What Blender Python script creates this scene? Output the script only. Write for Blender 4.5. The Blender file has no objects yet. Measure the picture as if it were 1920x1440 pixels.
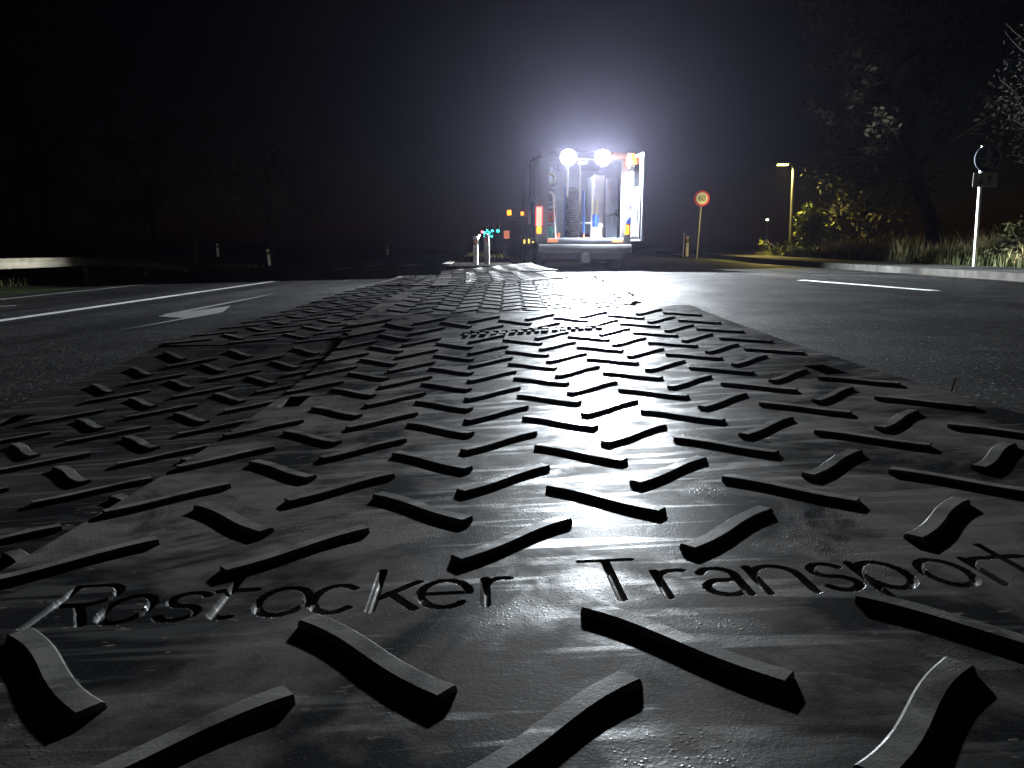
import bpy, bmesh, math, random
import numpy as np
from mathutils import Vector, Matrix
R = random.Random(7)
C = bpy.context.scene.collection
PI = math.pi
rad = math.radians

# ------------------------------------------------------------------ camera
FPX, HZ = 1443.0, 465.0                     # focal length and horizon row in photo pixels
PITCH = math.atan((720 - HZ) / FPX)
CAMZ = 0.5
cam_d = bpy.data.cameras.new('camera'); cam = bpy.data.objects.new('camera', cam_d); C.objects.link(cam)
cam.location = (0, 0, CAMZ); cam.rotation_euler = (PI/2 - PITCH, 0, 0)
cam_d.sensor_width = 36; cam_d.lens = 36 * FPX / 1920; cam_d.clip_start = 0.02; cam_d.clip_end = 1000
sc = bpy.context.scene; sc.camera = cam

# ------------------------------------------------------------------ night sky
w = bpy.data.worlds.new('World'); sc.world = w; w.use_nodes = True
nt = w.node_tree; bg = nt.nodes['Background']
sky = nt.nodes.new('ShaderNodeTexSky'); sky.sky_type = 'NISHITA'; sky.sun_disc = False
sky.sun_elevation = rad(-7); sky.sun_rotation = rad(20)
nt.links.new(sky.outputs[0], bg.inputs[0]); bg.inputs[1].default_value = 0.12
sc.view_settings.view_transform = 'Standard'; sc.view_settings.look = 'None'
sc.view_settings.exposure = 0; sc.view_settings.gamma = 1
FLOOD_W = 14500.0       # each work light on the van
HAZE = 0.00019

# ------------------------------------------------------------------ helpers
def at(px, py, d):
    """world point seen at photo pixel (px,py), d metres ahead of the camera"""
    u = (px - 960) / FPX; v = (py - 720) / FPX
    y = math.cos(PITCH) - v * math.sin(PITCH); z = -(math.sin(PITCH) + v * math.cos(PITCH))
    t = d / y
    return Vector((u * t, d, CAMZ + z * t))
def gz(x, y=0):
    """road surface height: one crossfall down to the left"""
    return 0.03 * max(x, -11) - .07 * min(1, -x/1.2) if x < 0 else 0.01 * min(x, 9)
def on_ground(px, py):
    lo, hi = 1.0, 200.0
    for _ in range(50):
        m = (lo + hi) / 2; p = at(px, py, m)
        if p.z > gz(p.x): lo = m
        else: hi = m
    return at(px, py, lo)

class MB:
    def __init__(s): s.v = []; s.f = []; s.uv = None
    def add(s, vs, fs):
        o = len(s.v); s.v += [tuple(p) for p in vs]; s.f += [tuple(i + o for i in f) for f in fs]; return s
    def box(s, x0, x1, y0, y1, z0, z1, M=None, bev=0.0):
        if bev > 0:
            bm = bmesh.new(); bmesh.ops.create_cube(bm, size=1)
            for q in bm.verts: q.co = Vector(((x0+x1)/2 + q.co.x*(x1-x0), (y0+y1)/2 + q.co.y*(y1-y0), (z0+z1)/2 + q.co.z*(z1-z0)))
            bmesh.ops.bevel(bm, geom=bm.edges[:], offset=bev, segments=2, profile=0.5, affect='EDGES')
            bm.verts.index_update()
            vs = [q.co.copy() for q in bm.verts]; fs = [[q.index for q in f.verts] for f in bm.faces]; bm.free()
        else:
            vs = [Vector(p) for p in ((x0,y0,z0),(x1,y0,z0),(x1,y1,z0),(x0,y1,z0),(x0,y0,z1),(x1,y0,z1),(x1,y1,z1),(x0,y1,z1))]
            fs = [(0,3,2,1),(4,5,6,7),(0,1,5,4),(1,2,6,5),(2,3,7,6),(3,0,4,7)]
        if M is not None: vs = [M @ p for p in vs]
        return s.add(vs, fs)
    def tube(s, pts, r, n=8, cap=True):
        pts = [Vector(p) for p in pts]; k = len(pts)
        rs = r if isinstance(r, (list, tuple)) else [r] * k
        vs = []; fs = []
        up = None
        for i, p in enumerate(pts):
            d = (pts[min(i+1, k-1)] - pts[max(i-1, 0)]).normalized()
            if up is None:
                up = Vector((0,0,1)) if abs(d.z) < 0.9 else Vector((1,0,0))
            a = d.cross(up)
            if a.length < 1e-4: a = d.cross(Vector((0.3,1,0.2)))
            a.normalize(); b = a.cross(d).normalized(); up = b
            for j in range(n):
                t = 2*PI*j/n; vs.append(p + (a*math.cos(t) + b*math.sin(t)) * rs[i])
        for i in range(k-1):
            for j in range(n):
                fs.append((i*n+j, i*n+(j+1)%n, (i+1)*n+(j+1)%n, (i+1)*n+j))
        if cap: fs.append(tuple(range(n))[::-1]); fs.append(tuple((k-1)*n+j for j in range(n)))
        return s.add(vs, fs)
    def lathe(s, prof, n=20, M=None):
        """prof: (radius, z) pairs, turned about z"""
        vs = []; fs = []; k = len(prof)
        for r_, z in prof:
            for j in range(n):
                t = 2*PI*j/n; vs.append(Vector((r_*math.cos(t), r_*math.sin(t), z)))
        for i in range(k-1):
            for j in range(n): fs.append((i*n+j, i*n+(j+1)%n, (i+1)*n+(j+1)%n, (i+1)*n+j))
        fs.append(tuple(range(n))[::-1]); fs.append(tuple((k-1)*n+j for j in range(n)))
        if M is not None: vs = [M @ p for p in vs]
        return s.add(vs, fs)
    def prism(s, poly, t, M=None):
        """polygon in xz-plane, thickness t along +y"""
        n = len(poly)
        vs = [Vector((x,0,z)) for x,z in poly] + [Vector((x,t,z)) for x,z in poly]
        fs = [tuple(range(n)), tuple(range(2*n-1, n-1, -1))] + [(i, i+n, (i+1)%n+n, (i+1)%n) for i in range(n)]
        if M is not None: vs = [M @ p for p in vs]
        return s.add(vs, fs)
    def mesh(s, name, m, smooth=False):
        me = bpy.data.meshes.new(name); me.from_pydata(s.v, [], s.f); me.update()
        if m: me.materials.append(m)
        bm = bmesh.new(); bm.from_mesh(me); bmesh.ops.recalc_face_normals(bm, faces=bm.faces[:]); bm.to_mesh(me); bm.free()
        if smooth:
            for p in me.polygons: p.use_smooth = True
            try: me.set_sharp_from_angle(angle=rad(38))
            except Exception: pass
        return me
    def build(s, name, m, parent=None, smooth=False):
        o = bpy.data.objects.new(name, s.mesh(name, m, smooth)); C.objects.link(o)
        if parent: o.parent = parent
        return o
def tag(o, label=None, cat=None, group=None, kind=None):
    for k, v in (('label', label), ('category', cat), ('group', group), ('kind', kind)):
        if v: o[k] = v
    return o
def empty(name, loc, rz=0.0, label=None, cat=None, group=None):
    o = bpy.data.objects.new(name, None); C.objects.link(o); o.location = loc; o.rotation_euler = (0,0,rz); o.empty_display_size = 0.1
    return tag(o, label, cat, group)
def copy_tree(o, parent=None):
    c = o.copy(); C.objects.link(c)
    if parent: c.parent = parent
    for ch in list(o.children): copy_tree(ch, c)
    return c
def text_mesh(txt, size):
    cu = bpy.data.curves.new('t', 'FONT'); cu.body = txt; cu.size = size; cu.align_x = 'CENTER'; cu.align_y = 'CENTER'; cu.extrude = 0.0015
    o = bpy.data.objects.new('t', cu); me = bpy.data.meshes.new_from_object(o)
    bpy.data.objects.remove(o); return me

# ------------------------------------------------------------------ materials
def mat(name, col, rough=0.6, metal=0.0, spec=0.5, var=0.0, vscale=8.0, bump=0.0, bscale=60.0, coord='Object'):
    m = bpy.data.materials.new(name); m.use_nodes = True; n = m.node_tree; b = n.nodes['Principled BSDF']
    b.inputs['Base Color'].default_value = (*col, 1); b.inputs['Roughness'].default_value = rough
    b.inputs['Metallic'].default_value = metal; b.inputs['Specular IOR Level'].default_value = spec
    tc = n.nodes.new('ShaderNodeTexCoord')
    if var > 0:
        nz = n.nodes.new('ShaderNodeTexNoise'); nz.inputs['Scale'].default_value = vscale; nz.inputs['Detail'].default_value = 6
        n.links.new(tc.outputs[coord], nz.inputs['Vector'])
        r = n.nodes.new('ShaderNodeValToRGB'); r.color_ramp.elements[0].position = 0.3; r.color_ramp.elements[1].position = 0.7
        r.color_ramp.elements[0].color = (*[c*(1-var) for c in col], 1); r.color_ramp.elements[1].color = (*[min(1, c*(1+var)) for c in col], 1)
        n.links.new(nz.outputs[0], r.inputs[0]); n.links.new(r.outputs[0], b.inputs['Base Color'])
    if bump > 0:
        nb = n.nodes.new('ShaderNodeTexNoise'); nb.inputs['Scale'].default_value = bscale; nb.inputs['Detail'].default_value = 4
        n.links.new(tc.outputs[coord], nb.inputs['Vector'])
        bp = n.nodes.new('ShaderNodeBump'); bp.inputs['Strength'].default_value = bump; bp.inputs['Distance'].default_value = 0.01
        n.links.new(nb.outputs[0], bp.inputs['Height']); n.links.new(bp.outputs[0], b.inputs['Normal'])
    return m
def glow(name, col, strength):
    m = mat(name, col, 0.3); b = m.node_tree.nodes['Principled BSDF']
    b.inputs['Emission Color'].default_value = (*col, 1); b.inputs['Emission Strength'].default_value = strength
    return m
def mix(n, a, b, fac, t='RGBA'):
    x = n.nodes.new('ShaderNodeMix'); x.data_type = t
    i = (6, 7) if t == 'RGBA' else (2, 3)
    for k, s in ((0, fac), (i[0], a), (i[1], b)):
        if hasattr(s, 'links'): n.links.new(s, x.inputs[k])
        else: x.inputs[k].default_value = s
    return x.outputs[2 if t == 'RGBA' else 0]
def ramp(n, src, p0, p1, c0=0.0, c1=1.0):
    r = n.nodes.new('ShaderNodeMapRange'); r.clamp = True
    for k, v in enumerate((p0, p1, c0, c1)): r.inputs[k+1].default_value = v
    n.links.new(src, r.inputs[0]); return r.outputs[0]
def noise(n, vec, scale, detail=4, rough=0.5, dist=0.0):
    z = n.nodes.new('ShaderNodeTexNoise'); z.inputs['Scale'].default_value = scale; z.inputs['Detail'].default_value = detail
    z.inputs['Roughness'].default_value = rough; z.inputs['Distortion'].default_value = dist
    if vec: n.links.new(vec, z.inputs['Vector'])
    return z.outputs[0]
def math_(n, op, a, b):
    x = n.nodes.new('ShaderNodeMath'); x.operation = op
    for k, s in enumerate((a, b)):
        if hasattr(s, 'links'): n.links.new(s, x.inputs[k])
        else: x.inputs[k].default_value = s
    return x.outputs[0]

def matte(n, b, col, nrm, fac):
    """share of the surface that is dull dirt without any gloss"""
    d = n.nodes.new('ShaderNodeBsdfDiffuse'); n.links.new(col, d.inputs[0]); n.links.new(nrm, d.inputs['Normal']); d.inputs['Roughness'].default_value = .6
    x = n.nodes.new('ShaderNodeMixShader'); n.links.new(fac, x.inputs[0]); n.links.new(b.outputs[0], x.inputs[1]); n.links.new(d.outputs[0], x.inputs[2])
    n.links.new(x.outputs[0], n.nodes['Material Output'].inputs[0])
def mat_mat(name, seed, dirt=1.0):
    """black recycled-plastic ground mat: dusty patches, damp dark patches, scrape streaks"""
    m = bpy.data.materials.new(name); m.use_nodes = True; n = m.node_tree; b = n.nodes['Principled BSDF']
    uv = n.nodes.new('ShaderNodeUVMap'); uv.uv_map = 'UVMap'
    mp = n.nodes.new('ShaderNodeMapping'); mp.inputs['Location'].default_value = (seed*3.1, seed*1.7, 0); n.links.new(uv.outputs[0], mp.inputs[0])
    st = n.nodes.new('ShaderNodeMapping'); st.inputs['Scale'].default_value = (0.9, 9.0, 1); st.inputs['Rotation'].default_value = (0, 0, rad(4)); n.links.new(mp.outputs[0], st.inputs[0])
    V, S = mp.outputs[0], st.outputs[0]
    big = noise(n, V, 2.2, 5, 0.6, 0.6); med = noise(n, V, 9, 6, 0.65, 0.3)
    streak = noise(n, S, 2.2, 4, 0.55, 0.4); fine = noise(n, V, 220, 3, 0.7)
    dust = math_(n, 'MULTIPLY', ramp(n, big, 0.42, 0.53), ramp(n, med, 0.32, 0.56, 0.35*dirt, dirt))
    sk = ramp(n, streak, 0.53, 0.60)
    at_ = n.nodes.new('ShaderNodeAttribute'); at_.attribute_name = 'wear_glint'; wear_glint = at_.outputs['Fac']
    c = mix(n, (0.017, 0.0175, 0.019, 1), (0.145, 0.126, 0.116, 1), dust)
    c = mix(n, c, (0.12, 0.115, 0.11, 1), math_(n, 'MULTIPLY', sk, 0.35))
    fm = n.nodes.new('ShaderNodeMapping'); fm.inputs['Scale'].default_value = (26, 70, 1); n.links.new(V, fm.inputs[0])
    fleck = math_(n, 'MULTIPLY', ramp(n, noise(n, fm.outputs[0], 1.0, 2, 0.5), 0.66, 0.69), ramp(n, big, 0.52, 0.40))
    c = mix(n, c, (0.20, 0.185, 0.175, 1), math_(n, 'MULTIPLY', fleck, 0.8))  # pale flecks of dirt, with sparkle put into the colour
    c = mix(n, c, (0.15, 0.14, 0.135, 1), math_(n, 'MULTIPLY', ramp(n, fine, 0.62, 0.72), 0.5))
    c = mix(n, c, (0.010, 0.010, 0.011, 1), math_(n, 'MULTIPLY', ramp(n, noise(n, V, 1.3, 6, 0.7, 1.2), 0.56, 0.62), 0.7))
    c = mix(n, c, (0.21, 0.20, 0.19, 1), math_(n, 'MULTIPLY', wear_glint, ramp(n, med, 0.35, 0.6, 0.2, 0.9)))  # worn bar tops plus highlights and glints put into the colour
    n.links.new(c, b.inputs['Base Color'])
    wet = ramp(n, noise(n, V, 3.1, 5, 0.6, 0.8), 0.5, 0.62)
    rg = mix(n, 0.40, 0.22, wet, 'FLOAT'); rg = mix(n, rg, 0.27, math_(n, 'MULTIPLY', sk, 0.8), 'FLOAT'); rg = mix(n, rg, 0.62, math_(n, 'MULTIPLY', dust, 0.7), 'FLOAT')
    n.links.new(rg, b.inputs['Roughness']); b.inputs['IOR'].default_value = 1.22
    n.links.new(mix(n, mix(n, mix(n, 0.06, 0.22, wet, 'FLOAT'), 0.30, sk, 'FLOAT'), 0.03, dust, 'FLOAT'), b.inputs['Specular IOR Level'])
    h = math_(n, 'ADD', math_(n, 'MULTIPLY', fine, 0.6), math_(n, 'ADD', math_(n, 'MULTIPLY', noise(n, S, 14, 4, 0.6), 0.12), math_(n, 'ADD', math_(n, 'MULTIPLY', med, 0.7), math_(n, 'MULTIPLY', noise(n, V, 60, 5, .65), 0.55))))
    vo = n.nodes.new('ShaderNodeTexVoronoi'); vo.inputs['Scale'].default_value = 150; n.links.new(V, vo.inputs['Vector'])
    drops = math_(n, 'MULTIPLY', ramp(n, vo.outputs[0], 0.34, 0.12), math_(n, 'MULTIPLY', wet, 0.8))
    h = math_(n, 'ADD', h, drops)
    bp = n.nodes.new('ShaderNodeBump'); bp.inputs['Strength'].default_value = 0.32; bp.inputs['Distance'].default_value = 0.0018
    n.links.new(h, bp.inputs['Height']); n.links.new(bp.outputs[0], b.inputs['Normal'])
    gl = math_(n, 'MAXIMUM', math_(n, 'MAXIMUM', math_(n, 'MULTIPLY', wear_glint, .45), math_(n, 'MULTIPLY', ramp(n, fine, .58, .68), .7)), math_(n, 'MAXIMUM', math_(n, 'MULTIPLY', sk, .85), math_(n, 'MULTIPLY', wet, .6)))
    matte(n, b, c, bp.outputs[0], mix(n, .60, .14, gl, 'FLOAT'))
    return m
def asphalt():
    m = bpy.data.materials.new('asphalt'); m.use_nodes = True; n = m.node_tree; b = n.nodes['Principled BSDF']
    tc = n.nodes.new('ShaderNodeTexCoord'); V = tc.outputs['Object']
    vo = n.nodes.new('ShaderNodeTexVoronoi'); vo.inputs['Scale'].default_value = 90; n.links.new(V, vo.inputs['Vector'])
    bw = n.nodes.new('ShaderNodeSeparateColor'); n.links.new(vo.outputs['Color'], bw.inputs[0])
    c = mix(n, (0.009, 0.0095, 0.0105, 1), (0.054, 0.05, 0.048, 1), math_(n, 'POWER', bw.outputs[0], 2.2))
    c = mix(n, c, (0.012, 0.012, 0.014, 1), math_(n, 'MULTIPLY', ramp(n, noise(n, V, 0.35, 5, 0.6), 0.45, 0.7), 0.55))
    c = mix(n, c, (0.16, 0.155, 0.15, 1), ramp(n, bw.outputs[1], 0.955, 0.985))
    lm = n.nodes.new('ShaderNodeMapping'); lm.inputs['Scale'].default_value = (1.3, .05, 1); n.links.new(V, lm.inputs[0])
    c = mix(n, c, (0.009, 0.009, 0.010, 1), math_(n, 'MULTIPLY', ramp(n, noise(n, lm.outputs[0], 1.0, 5, 0.6), 0.5, 0.62), 0.6))
    ck = n.nodes.new('ShaderNodeTexVoronoi'); ck.feature = 'DISTANCE_TO_EDGE'; ck.inputs['Scale'].default_value = .42; n.links.new(V, ck.inputs['Vector'])
    wob = noise(n, V, 2.5, 5, 0.7)
    crack = math_(n, 'MULTIPLY', ramp(n, math_(n, 'ADD', ck.outputs[0], math_(n, 'MULTIPLY', wob, .03)), 0.022, 0.016), ramp(n, noise(n, V, .5, 2), .5, .56))
    c = mix(n, c, (0.003, 0.003, 0.003, 1), crack)
    n.links.new(c, b.inputs['Base Color'])
    n.links.new(ramp(n, noise(n, V, 0.8, 4), 0.3, 0.7, 0.42, 0.62), b.inputs['Roughness']); b.inputs['Specular IOR Level'].default_value = 0.2; b.inputs['IOR'].default_value = 1.18
    bp = n.nodes.new('ShaderNodeBump'); bp.inputs['Strength'].default_value = 0.8; bp.inputs['Distance'].default_value = 0.004
    n.links.new(math_(n, 'ADD', vo.outputs[0], noise(n, V, 260, 2)), bp.inputs['Height']); n.links.new(bp.outputs[0], b.inputs['Normal'])
    matte(n, b, c, bp.outputs[0], ramp(n, noise(n, V, 1.6, 5, 0.6), .35, .65, .2, .55))
    return m
def leaf_mat(name, col, var=0.5):
    m = mat(name, col, 0.6, spec=0.08, var=var, vscale=1.7); b = m.node_tree.nodes['Principled BSDF']
    return m
def clear_glass():
    m = bpy.data.materials.new('clear_glass'); m.use_nodes = True; n = m.node_tree; n.nodes.remove(n.nodes['Principled BSDF'])
    a = n.nodes.new('ShaderNodeBsdfTransparent'); a.inputs[0].default_value = (.9, .93, .92, 1); g_ = n.nodes.new('ShaderNodeBsdfGlossy'); g_.inputs['Roughness'].default_value = .03
    x = n.nodes.new('ShaderNodeMixShader'); x.inputs[0].default_value = .08; n.links.new(a.outputs[0], x.inputs[1]); n.links.new(g_.outputs[0], x.inputs[2])
    n.links.new(x.outputs[0], n.nodes['Material Output'].inputs[0]); return m
M = dict(
    asphalt=asphalt(), worn=mat('worn_paint', (0.034, 0.031, 0.030), 0.7, var=0.4, vscale=6), oldline=mat('faded_line', (0.36, 0.35, 0.34), 0.6, var=0.3, vscale=6), paint=mat('road_paint', (0.62, 0.62, 0.60), 0.55, var=0.25, vscale=9, bump=0.3, bscale=120),
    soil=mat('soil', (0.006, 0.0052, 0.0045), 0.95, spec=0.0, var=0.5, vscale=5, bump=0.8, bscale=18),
    turf=mat('turf', (0.035, 0.045, 0.018), 0.95, spec=0.05, var=0.5, vscale=2, bump=0.8, bscale=20),
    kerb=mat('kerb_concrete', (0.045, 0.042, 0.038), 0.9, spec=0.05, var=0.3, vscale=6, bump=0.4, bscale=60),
    paving=mat('paving', (0.05, 0.047, 0.045), 0.9, spec=0.05, var=0.3, vscale=4, bump=0.4, bscale=60),
    steel=mat('galvanised_steel', (0.42, 0.41, 0.38), 0.42, 0.7, var=0.25, vscale=4), zinc=mat('zinc_pole', (0.6, 0.6, 0.6), 0.4, 0.5, var=0.15, vscale=6),
    rail=mat('guard_rail_steel', (0.50, 0.45, 0.34), 0.5, 0.35, var=0.25, vscale=3),
    bark=mat('bark', (0.016, 0.013, 0.010), 0.95, var=0.5, vscale=6, bump=0.9, bscale=22),
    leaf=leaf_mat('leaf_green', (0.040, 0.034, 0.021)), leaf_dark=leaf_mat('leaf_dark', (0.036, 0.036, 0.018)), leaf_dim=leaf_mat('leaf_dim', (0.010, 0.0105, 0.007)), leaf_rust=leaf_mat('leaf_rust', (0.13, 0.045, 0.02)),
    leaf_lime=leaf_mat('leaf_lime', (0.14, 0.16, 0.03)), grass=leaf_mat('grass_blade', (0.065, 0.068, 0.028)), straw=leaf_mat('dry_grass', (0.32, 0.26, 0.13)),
    body=mat('van_paint', (0.11, 0.11, 0.125), 0.4, 0.2, var=0.08, vscale=2), polegrey=mat('lamp_pole_grey', (0.07, 0.068, 0.066), 0.6, spec=.2, var=.3, vscale=5), liner=mat('door_liner', (0.035, 0.036, 0.042), 0.7, spec=0.15, var=0.35, vscale=7), black=mat('black_plastic', (0.016, 0.016, 0.018), 0.5, var=0.3, vscale=9),
    rubber=mat('tyre_rubber', (0.018, 0.018, 0.018), 0.85, bump=0.4, bscale=30), white=mat('white_lacquer', (0.72, 0.73, 0.75), 0.4, var=0.06, vscale=4),
    grey=mat('grey_panel', (0.36, 0.40, 0.48), 0.45, 0.2, var=0.2, vscale=3), greyd=mat('dark_panel', (0.09, 0.095, 0.11), 0.55, var=0.25, vscale=5),
    blue=mat('blue_paint', (0.03, 0.10, 0.42), 0.4, var=0.2, vscale=7), bluec=mat('blue_cloth', (0.035, 0.05, 0.26), 0.9, var=0.35, vscale=12, bump=0.5, bscale=30),
    yellow=mat('yellow_plastic', (0.62, 0.52, 0.14), 0.5, var=0.2, vscale=9), cream=mat('cream_rope', (0.36, 0.31, 0.22), 0.8, var=0.25, vscale=20),
    brown=mat('brown_crate', (0.16, 0.09, 0.08), 0.7, var=0.3, vscale=9), red=mat('red_plastic', (0.48, 0.07, 0.04), 0.5, var=0.2, vscale=9),
    teal=mat('teal_plastic', (0.08, 0.44, 0.36), 0.45, var=0.2, vscale=9), orange=mat('orange_plastic', (0.75, 0.25, 0.10), 0.5, var=0.15, vscale=9),
    clear=clear_glass(), glass=mat('dark_glass', (0.02, 0.022, 0.026), 0.06), lens_off=mat('lens_dark', (0.04, 0.03, 0.03), 0.2),
    postw=mat('white_post', (0.72, 0.70, 0.66), 0.5, var=0.15, vscale=14), signred=mat('sign_red', (0.50, 0.03, 0.07), 0.45), signwhite=mat('sign_white', (0.66, 0.66, 0.66), 0.45, var=0.08, vscale=9),
    signdim=mat('sign_grey', (0.17, 0.175, 0.18), 0.6, var=.15, vscale=14), signblue=mat('sign_blue', (0.010, 0.018, 0.05), 0.6), signblack=mat('sign_black', (0.012, 0.012, 0.012), 0.5),
    flood=glow('flood_lens', (0.95, 0.98, 1.0), 25), amber=glow('amber_lamp', (1.0, 0.27, 0.012), 3.4), amber_hot=glow('amber_beacon_lamp', (1.0, 0.27, 0.012), 4.2),
    amber_dim=glow('amber_marker', (1.0, 0.55, 0.06), 5), tail=glow('tail_lamp', (1.0, 0.055, 0.04), 13), cabin=glow('cabin_lamp', (0.95, 0.98, 1.0), 6),
    sodium=glow('street_lamp_lens', (1.0, 0.86, 0.22), 14), farlamp=glow('far_lamp', (0.9, 0.95, 0.75), 3), green=glow('green_signal', (0.05, 0.95, 0.85), 5), redsig=glow('red_signal', (1.0, 0.15, 0.22), 5),
    whitesig=glow('white_signal', (1.0, 0.82, 0.8), 3), orangebox=glow('orange_emissive_panel', (0.85, 0.22, 0.08), 0.55),
)

# ------------------------------------------------------------------ ground mats
S = 0.857
FP = dict(phi=.1321, rho=.0335, th=.0468, a=.1769, b=.3755, x0=-.0049, y0=1.2204, u=(.0962, .0837), d=(.0936, -.0957), sh=.535)
ZC = (.0091, .0241, -.006, .0011, -.0065, .0036)
def zpoly(u, v): return ZC[0]*v*v + ZC[1]*u*v + ZC[2]*u*u + ZC[3]*v**3 + ZC[4]*u*v*v + ZC[5]*u*u*v
def near_surface(dz0=0.0):
    cr, sr = math.cos(FP['rho']), math.sin(FP['rho']); th = FP['th']; dp = FP['phi'] - PITCH
    cp, sp = math.cos(dp), math.sin(dp)
    def f(u, v, h=0.0):
        vv = max(v, -1.5); uu = max(-2.1, u)
        x = FP['x0'] + u*math.cos(th) - v*math.sin(th); y = FP['y0'] + u*math.sin(th) + v*math.cos(th)
        z = zpoly(uu, vv) + dz0 + h - 0.42
        x, z = x*cr - z*sr, x*sr + z*cr
        y, z = y*cp - z*sp, y*sp + z*cp
        return (x*S, y*S, CAMZ + z*S)
    return f
def quad_surface(NL, NR, FR, FL, W, L, sag=0.0, seed=0):
    P = [np.array((p[0]*S, p[1]*S, CAMZ - p[2]*S)) for p in (NL, NR, FR, FL)]
    def f(u, v, h=0.0):
        a = u / W + .5; t = v / L
        p = (1-t)*((1-a)*P[0] + a*P[1]) + t*((1-a)*P[3] + a*P[2])
        wob = 0.010*math.sin(2.3*u + seed) * math.sin(1.7*v + seed*2) - sag*4*t*(1-t)
        return (p[0], p[1], p[2] + wob + h*S)
    return f

# engraved single-stroke lettering
def arc(cx, cy, rx, ry, a0, a1, n=14): return [(cx + rx*math.cos(rad(a0 + (a1-a0)*i/n)), cy + ry*math.sin(rad(a0 + (a1-a0)*i/n))) for i in range(n+1)]
def glyph(ch, x0, x1, B, X, H):
    w = x1 - x0; m = (x0+x1)/2; xm = (B+X)/2; hx = X - B
    if ch == 'R': return [[(x0,B),(x0,H)], [(x0,H),(x0+.55*w,H)] + arc(x0+.55*w, H-(H-B)*.26, .42*w, (H-B)*.26, 90, -90) + [(x0,H-(H-B)*.52)], [(x0+.5*w,H-(H-B)*.52),(x1,B)]]
    if ch == 'o': return [arc(m, xm, w/2, hx/2, 0, 360, 28)]
    if ch == 's': return [arc(m, B+hx*.75, w*.46, hx*.25, 25, 180) + arc(m, B+hx*.75, w*.46, hx*.25, 180, 260, 6) + arc(m, B+hx*.25, w*.48, hx*.25, 80, -155)]
    if ch == 't': return [[(x0+.3*w,H),(x0+.3*w,B+hx*.2)] + arc(x0+.62*w, B+hx*.2, .32*w, hx*.2, 180, 300), [(x0,X),(x1,X)]]
    if ch == 'c': return [arc(m, xm, w/2, hx/2, 45, 315, 22)]
    if ch == 'k': return [[(x0,B),(x0,H)], [(x0,B+hx*.35),(x1,X)], [(x0+.35*w,B+hx*.6),(x1,B)]]
    if ch == 'e': return [[(x0+.04*w,xm),(x1,xm)] + arc(m, xm, w/2, hx/2, 0, 315, 24)]
    if ch == 'r': return [[(x0,B),(x0,X)], [(x0,xm)] + arc(x0+w*.75, X-hx*.35, w*.75, hx*.35, 180, 70, 8)]
    if ch == 'T': return [[(x0,H),(x1,H)], [(m,H),(m,B)]]
    if ch == 'a': return [arc(m, X-hx*.28, w*.45, hx*.28, 160, 0) + [(x1-w*.05,B)], [(x1-w*.05,xm+hx*.06),(m,xm+hx*.03)] + arc(m, B+hx*.27, w*.48, hx*.27, 90, 330)]
    if ch == 'n': return [[(x0,B),(x0,X)], [(x0,xm)] + arc(m, X-hx*.4, w/2, hx*.4, 180, 0) + [(x1,B)]]
    if ch == 'p': return [[(x0,B-hx*.4),(x0,X)], arc(m, xm, w/2, hx/2, 0, 360, 28)]
    return []
B_, X_, H_ = -.256, -.163, -.113
TXT = [('R',-.648,-.575),('o',-.566,-.508),('s',-.488,-.437),('t',-.43,-.378),('o',-.363,-.296),('c',-.289,-.229),('k',-.206,-.150),('e',-.144,-.078),('r',-.055,-.022),
       ('T',.088,.163),('r',.188,.228),('a',.246,.300),('n',.323,.386),('s',.408,.455),('p',.474,.535),('o',.562,.622),('r',.645,.680),('t',.69,.735)]
STROKES = []
for ch, a_, b_ in TXT: STROKES += glyph(ch, a_, b_, B_, X_, H_)
def groove(U, V, strokes, r, depth):
    D = np.full(U.shape, 9.0)
    for st in strokes:
        for (ax, ay), (bx, by) in zip(st[:-1], st[1:]):
            dx, dy = bx-ax, by-ay; l2 = dx*dx + dy*dy + 1e-12
            t = np.clip(((U-ax)*dx + (V-ay)*dy)/l2, 0, 1)
            D = np.minimum(D, np.hypot(U-(ax+t*dx), V-(ay+t*dy)))
    return -depth*np.sqrt(np.clip(1-(D/r)**2, 0, 1))

def s_bar(f, u, v, hu, hv, wid=.0155, hgt=.0090, amp=.0075, n=11):
    """one raised S-shaped tread bar that follows the mat's surface"""
    vs = []; uvs = []; fs = []
    L = math.hypot(hu, hv); nx, ny = -hv/L, hu/L
    sg = 1 if hv > 0 else -1
    prof = ((-1.12, -.004), (-.95, .78), (-.76, 1.0), (.76, 1.0), (.95, .78), (1.12, -.004))
    k = len(prof)
    for i in range(n):
        t = -1 + 2*i/(n-1)
        off = sg*amp*math.sin(t*PI*.78)
        fl = 1 + .08*max(0, abs(t)-.72)/.28
        for q, h in prof:
            # the ends are cut square to the mat, not square to the bar
            uu = u + hu*t + nx*off + q*wid*fl*nx*.9; vv_ = v + hv*t + ny*off + q*wid*fl*(ny*.9 + .1)
            hh = hgt*h if h > 0 else -.004
            vs.append(f(uu, vv_, hh)); uvs.append((uu, vv_))
    for i in range(n-1):
        for j in range(k-1): fs.append((i*k+j, i*k+j+1, (i+1)*k+j+1, (i+1)*k+j))
    fs.append(tuple(range(k))[::-1]); fs.append(tuple((n-1)*k+j for j in range(k)))
    return vs, uvs, fs

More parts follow.
